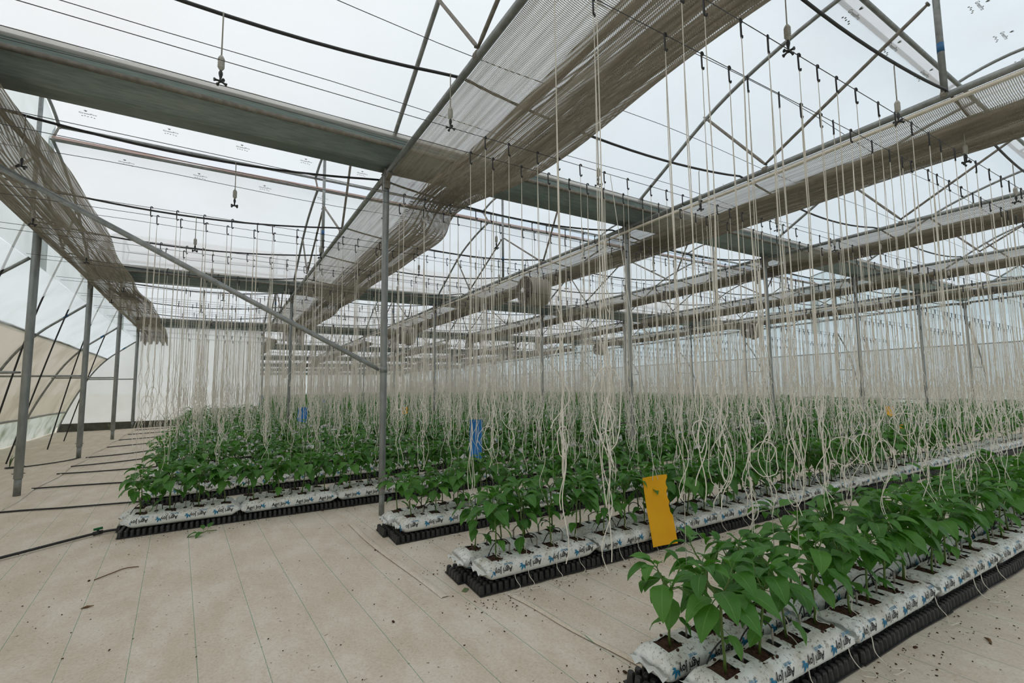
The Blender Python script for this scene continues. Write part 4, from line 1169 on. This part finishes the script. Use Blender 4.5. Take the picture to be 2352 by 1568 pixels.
# ------------------------------------------------------------------ hoses on the floor and small things
def ground_tube(pts, r, name, lab, mat='black', cat='hose', group=None, n=8):
    b = MB(); b.tube([(x, y, gz(x, y) + r + 0.002) for x, y in [(p.x, p.y) for p in smooth_path([(a, c, 0) for a, c in pts], 6)]], r, n)
    return tag(ob(name, b.mesh(name, mat, True)), lab, cat, group)
FEED = [([(-3.4, 5.0), (-2.3, 5.6), (-1.53, 6.11), (-0.93, 6.52), (-0.70, 6.52)], 'thick black feed hose with green valve running to the fourth bed'), ([(-3.6, 8.5), (-2.11, 8.3), (-1.48, 8.1), (-0.70, 7.90)], 'black feed hose crossing the left aisle to the fifth bed'),
        ([(-2.2, 9.9), (-1.6, 9.75), (-0.75, 9.48)], None), ([(-2.2, 11.25), (-1.6, 11.1), (-0.75, 11.0)], None), ([(-2.18, 12.1), (-1.5, 12.2), (-0.75, 12.55)], None), ([(-2.18, 13.35), (-1.5, 13.5), (-0.75, 14.1)], None),
        ([(-2.1, 15.2), (-1.5, 15.4), (-0.75, 15.66)], None), ([(-2.1, 16.9), (-0.75, 17.25)], None), ([(-2.1, 18.6), (-0.75, 18.85)], None), ([(-2.1, 20.2), (-0.75, 20.45)], None)]
for i, (pts, lab) in enumerate(FEED):
    ground_tube(pts, 0.013 if i == 0 else 0.011, 'feed_hose', lab or 'black feed hose on the left aisle floor, %s from the camera' % nth(i + 1), group='feed hoses on the aisle floor')
e = ob('green_valve', None, None, (-0.93, 6.52, gz(-0.93, 6.5) + 0.016), (0, 0, 0.6)); tag(e, 'small green valve on the thick black feed hose', 'valve')
b = MB(); b.tube([(-0.04, 0, 0), (0.04, 0, 0)], 0.019, 10); b.tube([(0, 0, 0), (0, 0, 0.03)], 0.011, 8); ob('valve_body', b.mesh('valve_body', 'black', True), e)
b = MB(); b.box((0, 0, 0.04), (0.075, 0.018, 0.022)); ob('valve_handle', b.mesh('valve_handle', 'green_plastic'), e)
ground_tube([(XL + 0.02, 13.46), (XL - 0.1, 13.1), (XL - 0.45, 12.75), (-3.1, 12.6), (-3.2, 12.72), (-2.95, 12.75)], 0.011, 'coiled_cord', 'thin black cord lying on the floor beside the second left wall post', cat='cord')

# sticky trap cards on wires
def trap(x, y, z, w, h, mat, lab, yaw, tilt=0.0, bite=False, wires=True):
    e = ob('sticky_trap', None, None, (x, y, z), (0, tilt, yaw)); tag(e, lab, 'sticky trap', 'insect trap cards')
    nx, nz = 12, 20; rg = random.Random(int(x * 10)); pts = []; 
    rowsf, rowsb = [], []
    for iz in range(nz + 1):
        t = iz / nz; ed = w / 2
        if bite and 0.42 < t < 0.95: ed = w / 2 - 0.004 - 0.022 * rg.random()
        rf = []
        for ix in range(nx + 1):
            xx = -w / 2 + (ed + w / 2) * ix / nx
            rf.append((xx, 0.025 * math.sin(t * 2.2) + 0.012 * math.sin(ix / nx * 3.1), -h / 2 + h * t))
        rowsf.append(rf); rowsb.append([(p[0], p[1] + 0.003, p[2]) for p in reversed(rf)])
    b = MB(); b.grid(rowsf); b.grid(rowsb)
    ob('card', b.mesh('card', mat, True), e)
    if wires:
        b = MB(); zt = wire_z(x, y) - z
        b.tube([(0.02, 0.0, h / 2 - 0.03), (0.0, 0.01, h / 2 + 0.1), (0.0, 0.0, zt)], 0.003, 4); b.tube([(-0.03, 0.0, h / 2 - 0.03), (0.0, 0.01, h / 2 + 0.1)], 0.003, 4)
        ob('hanging_twine', b.mesh('hanging_twine', 'twine', True), e)
    return e
FACE = YAW - math.pi / 2
trap(3.30, 2.90, 0.36, 0.22, 0.58, 'yellow', 'large yellow sticky trap card with ragged edge, hanging before the 2nd bed', FACE + 0.1, -0.12, True)
trap(3.03, 5.78, 0.71, 0.17, 0.54, 'blue', 'tall blue sticky trap card hanging in front of the fourth bed', FACE, 0.02)
trap(1.78, 11.98, 0.80, 0.22, 0.33, 'blue', 'wide blue sticky trap card hanging far back at the left', FACE, 0.05)
trap(4.81, 13.66, 0.70, 0.17, 0.22, 'yellow', 'small orange yellow trap card far back left of centre', FACE)
trap(14.3, 17.2, 0.80, 0.16, 0.24, 'yellow', 'tiny yellow trap card near the far wall right of centre', FACE)
trap(11.5, 4.16, 0.84, 0.17, 0.19, 'yellow', 'small yellow trap card at the right behind the twines', FACE)
trap(9.9, 3.40, 0.58, 0.14, 0.27, 'yellow', 'yellow trap card at right between the 2nd and 3rd beds', FACE, -0.15)
trap(2.2, 28.4, 0.72, 0.14, 0.5, 'blue', 'small pale blue trap card beside the white partition', FACE, 0.1)
trap(4.0, 21.3, 0.72, 0.12, 0.3, 'blue', 'tiny blue trap card in the distance left of the tall post', FACE)

# fallen sprig, twig, crumbs, weeds
e = ob('fallen_sprig', None, None, (-0.03, 5.86, gz(0, 5.9) + 0.012), (0, 0, 0.5)); tag(e, 'fallen green pepper sprig lying on the aisle floor', 'sprig')
b = MB(); b.tube([(-0.02, 0, 0), (0.05, 0.01, 0.01), (0.13, -0.03, 0.004)], 0.004, 6); ob('stem', b.mesh('stem', 'stem', True), e)
for k, (kind, loc, rz, s) in enumerate(((3, (0, 0, 0.004), 2.6, 0.9), (3, (0.02, 0, 0.01), 3.6, 0.8), (4, (0.06, 0.01, 0.012), 0.5, 0.95), (4, (0.03, 0.02, 0.01), 1.4, 0.8))):
    ob('leaf', LEAFM[kind], e, loc, (0, -0.25, rz), (s, s, s))
ground_tube([(-0.72, 5.02), (-0.64, 5.1), (-0.55, 5.18), (-0.46, 5.16)], 0.004, 'dry_twig', 'thin dry twig lying on the aisle floor', 'dry', 'twig', n=6)
b = MB(); b.tube([(0, 0, 0), (0.03, 0.005, 0.004), (0.07, -0.005, 0.006)], 0.006, 5, radii=[0.002, 0.009, 0.002]); dl = b.mesh('dry_scrap', 'dry', True)
for i, (x, y, lab) in enumerate([(-0.70, 4.45, 'small curled dry leaf scrap on the near left floor'), (-1.25, 4.75, 'reddish dry leaf scrap at the left edge of the floor'), (3.0, 2.35, 'small dry scrap on the floor between the two nearest beds'), (3.75, 1.0, 'dark dry scrap on the floor right of the nearest bed')]):
    tag(ob('dry_scrap', dl, None, (x, y, gz(x, y) + 0.004), (0, 0, i * 1.3)), lab, 'scrap', 'dry scraps on the floor')
V, Fc = [], []; 
cubev = np.array([(sx, sy, sz) for sz in (0, 1) for sx, sy in ((-1, -1), (1, -1), (1, 1), (-1, 1))], float)
cubef = np.array([(0, 1, 5, 4), (1, 2, 6, 5), (2, 3, 7, 6), (3, 0, 4, 7), (4, 5, 6, 7)])
for i in range(1500):
    q = BEDS[rng.choice((0, 0, 0, 1, 1, 1, 2, 3))]
    x = q.xs - 0.2 + abs(rng.gauss(0, 2.2)); side = rng.choice((-1, 1, -1)); y = (q.yf - abs(rng.gauss(0, 0.16)) if side < 0 else q.yf + 0.54 + abs(rng.gauss(0, 0.12))) + q.sl * (x - q.xs)
    if i > 1150: x, y = rng.uniform(-1.5, 5), rng.uniform(1.0, 6.5)
    if any(q2.yf - 0.02 + q2.sl * (x - q2.xs) < y < q2.yf + 0.56 + q2.sl * (x - q2.xs) and x > q2.xs - 0.03 for q2 in BEDS[:4]): continue
    s = rng.uniform(0.001, 0.0034) * (1.8 if rng.random() < 0.03 else 1); a = rng.uniform(0, 3); c, sn = math.cos(a), math.sin(a)
    w = cubev * s * np.array([rng.uniform(0.8, 2.2), 1, 1.2]); w = np.stack([w[:, 0] * c - w[:, 1] * sn + x, w[:, 0] * sn + w[:, 1] * c + y, w[:, 2] + gz(x, y)], 1)
    Fc.append(cubef + 8 * len(V)); V.append(w)
o = ob('soil_crumbs', np_mesh('soil_crumbs', np.concatenate(V), np.concatenate(Fc), 'soil')); tag(o, 'scattered brown soil crumbs on the fabric around the bags', 'soil', None, 'stuff')
for i, (x, y, h, k, lab) in enumerate([(-2.05, 21.3, 0.34, 9, 'leafy weed sprouting at the white wall base between the last posts'), (-1.35, 21.3, 0.55, 12, 'tall grassy weed at the foot of the white end wall'), (-2.9, 21.3, 0.25, 10, 'low grass tuft at the left foot of the white wall'),
                                  (-0.75, 21.25, 0.35, 10, 'grass weed at white wall base beside the plant rows'), (-3.2, 12.9, 0.28, 7, 'thin pale weeds on the floor left of the wall posts')]):
    mb = MB(); rg = random.Random(i)
    for _ in range(k):
        a = rg.uniform(0, 6.28); hh = h * rg.uniform(0.5, 1); sp = hh * rg.uniform(0.2, 0.7)
        mb.tube([(0, 0, 0), (sp * 0.3 * math.cos(a), sp * 0.3 * math.sin(a), hh * 0.6), (sp * math.cos(a), sp * math.sin(a), hh)], 0.006, 4, radii=[0.006, 0.008, 0.002])
    tag(ob('weed', mb.mesh('weed', 'weed', True), None, (x, y, gz(x, y))), lab, 'weed', 'weeds at the wall')
b = MB(); b.box((0, 0, 0.002), (0.055, 0.035, 0.003)); b.box((0.012, 0.004, 0.004), (0.03, 0.025, 0.003))
tag(ob('green_scrap', b.mesh('green_scrap', 'weed'), None, (1.60, 3.22, gz(1.6, 3.2)), (0, 0, 0.7)), 'small pale green plastic scrap beside the front tray corner', 'scrap')

# maker's print on the roof film
def film_point(s_, x, y, far=True):
    yc = YA + SPAN * (s_ - 0.5); prof = sorted([(p.y, p.z) for p in (ARCH_FAR if far else ARCH_NEAR)])
    return Vector((x, yc + y, gut(x, yc + y) + np.interp(y, [p[0] for p in prof], [p[1] for p in prof]) + 0.030))
GP1 = text_geo('GreenPro', 0.062)
GP2 = ([(x0_ + dx, y0_ + dy) for x0_, y0_ in ((-0.1, 0), (-0.06, 0.012), (-0.02, 0), (0.03, 0.006), (0.07, -0.01)) for dx, dy in ((0, 0), (0.022, 0), (0.022, 0.02), (0, 0.02))], [tuple(range(4 * k, 4 * k + 4)) for k in range(5)])      # worn, unreadable second line
def film_print(s_, x, y, far, sc=1.0):
    p = film_point(s_, x, y, far); q = film_point(s_, x, y - 0.05, far); ey = (q - p).normalized(); ex = Vector((1, 0, 0)); nz = ex.cross(ey)
    mb = MB()
    for g, oy in ((GP1, 0.0), (GP2, -0.075)):
        mb.add([p + ex * (a * sc) + ey * ((c + oy) * sc) + nz * 0.004 for a, c in g[0]], g[1])
    for k in range(3):
        pet = petal(-0.02, 0.075, 1.0 + 0.5 * k, 0.05, 0.009)
        mb.add([p + ex * (a * sc) + ey * (c * sc) + nz * 0.004 for a, c in pet], [tuple(range(len(pet)))])
    ob('film_print', mb.mesh('film_print', 'print_grey'), ceiling)
for k in range(-3, 5): film_print(0, 6.11 + 1.04 * k, 0.78, True)
for k in range(4): film_print(0, 8.10 + 1.02 * k, 0.16, False)
for k in range(6): film_print(1, -1.90 + 1.11 * k, 0.52, False, 0.9); film_print(1, -1.43 + 1.09 * k, 0.97, True, 0.9)
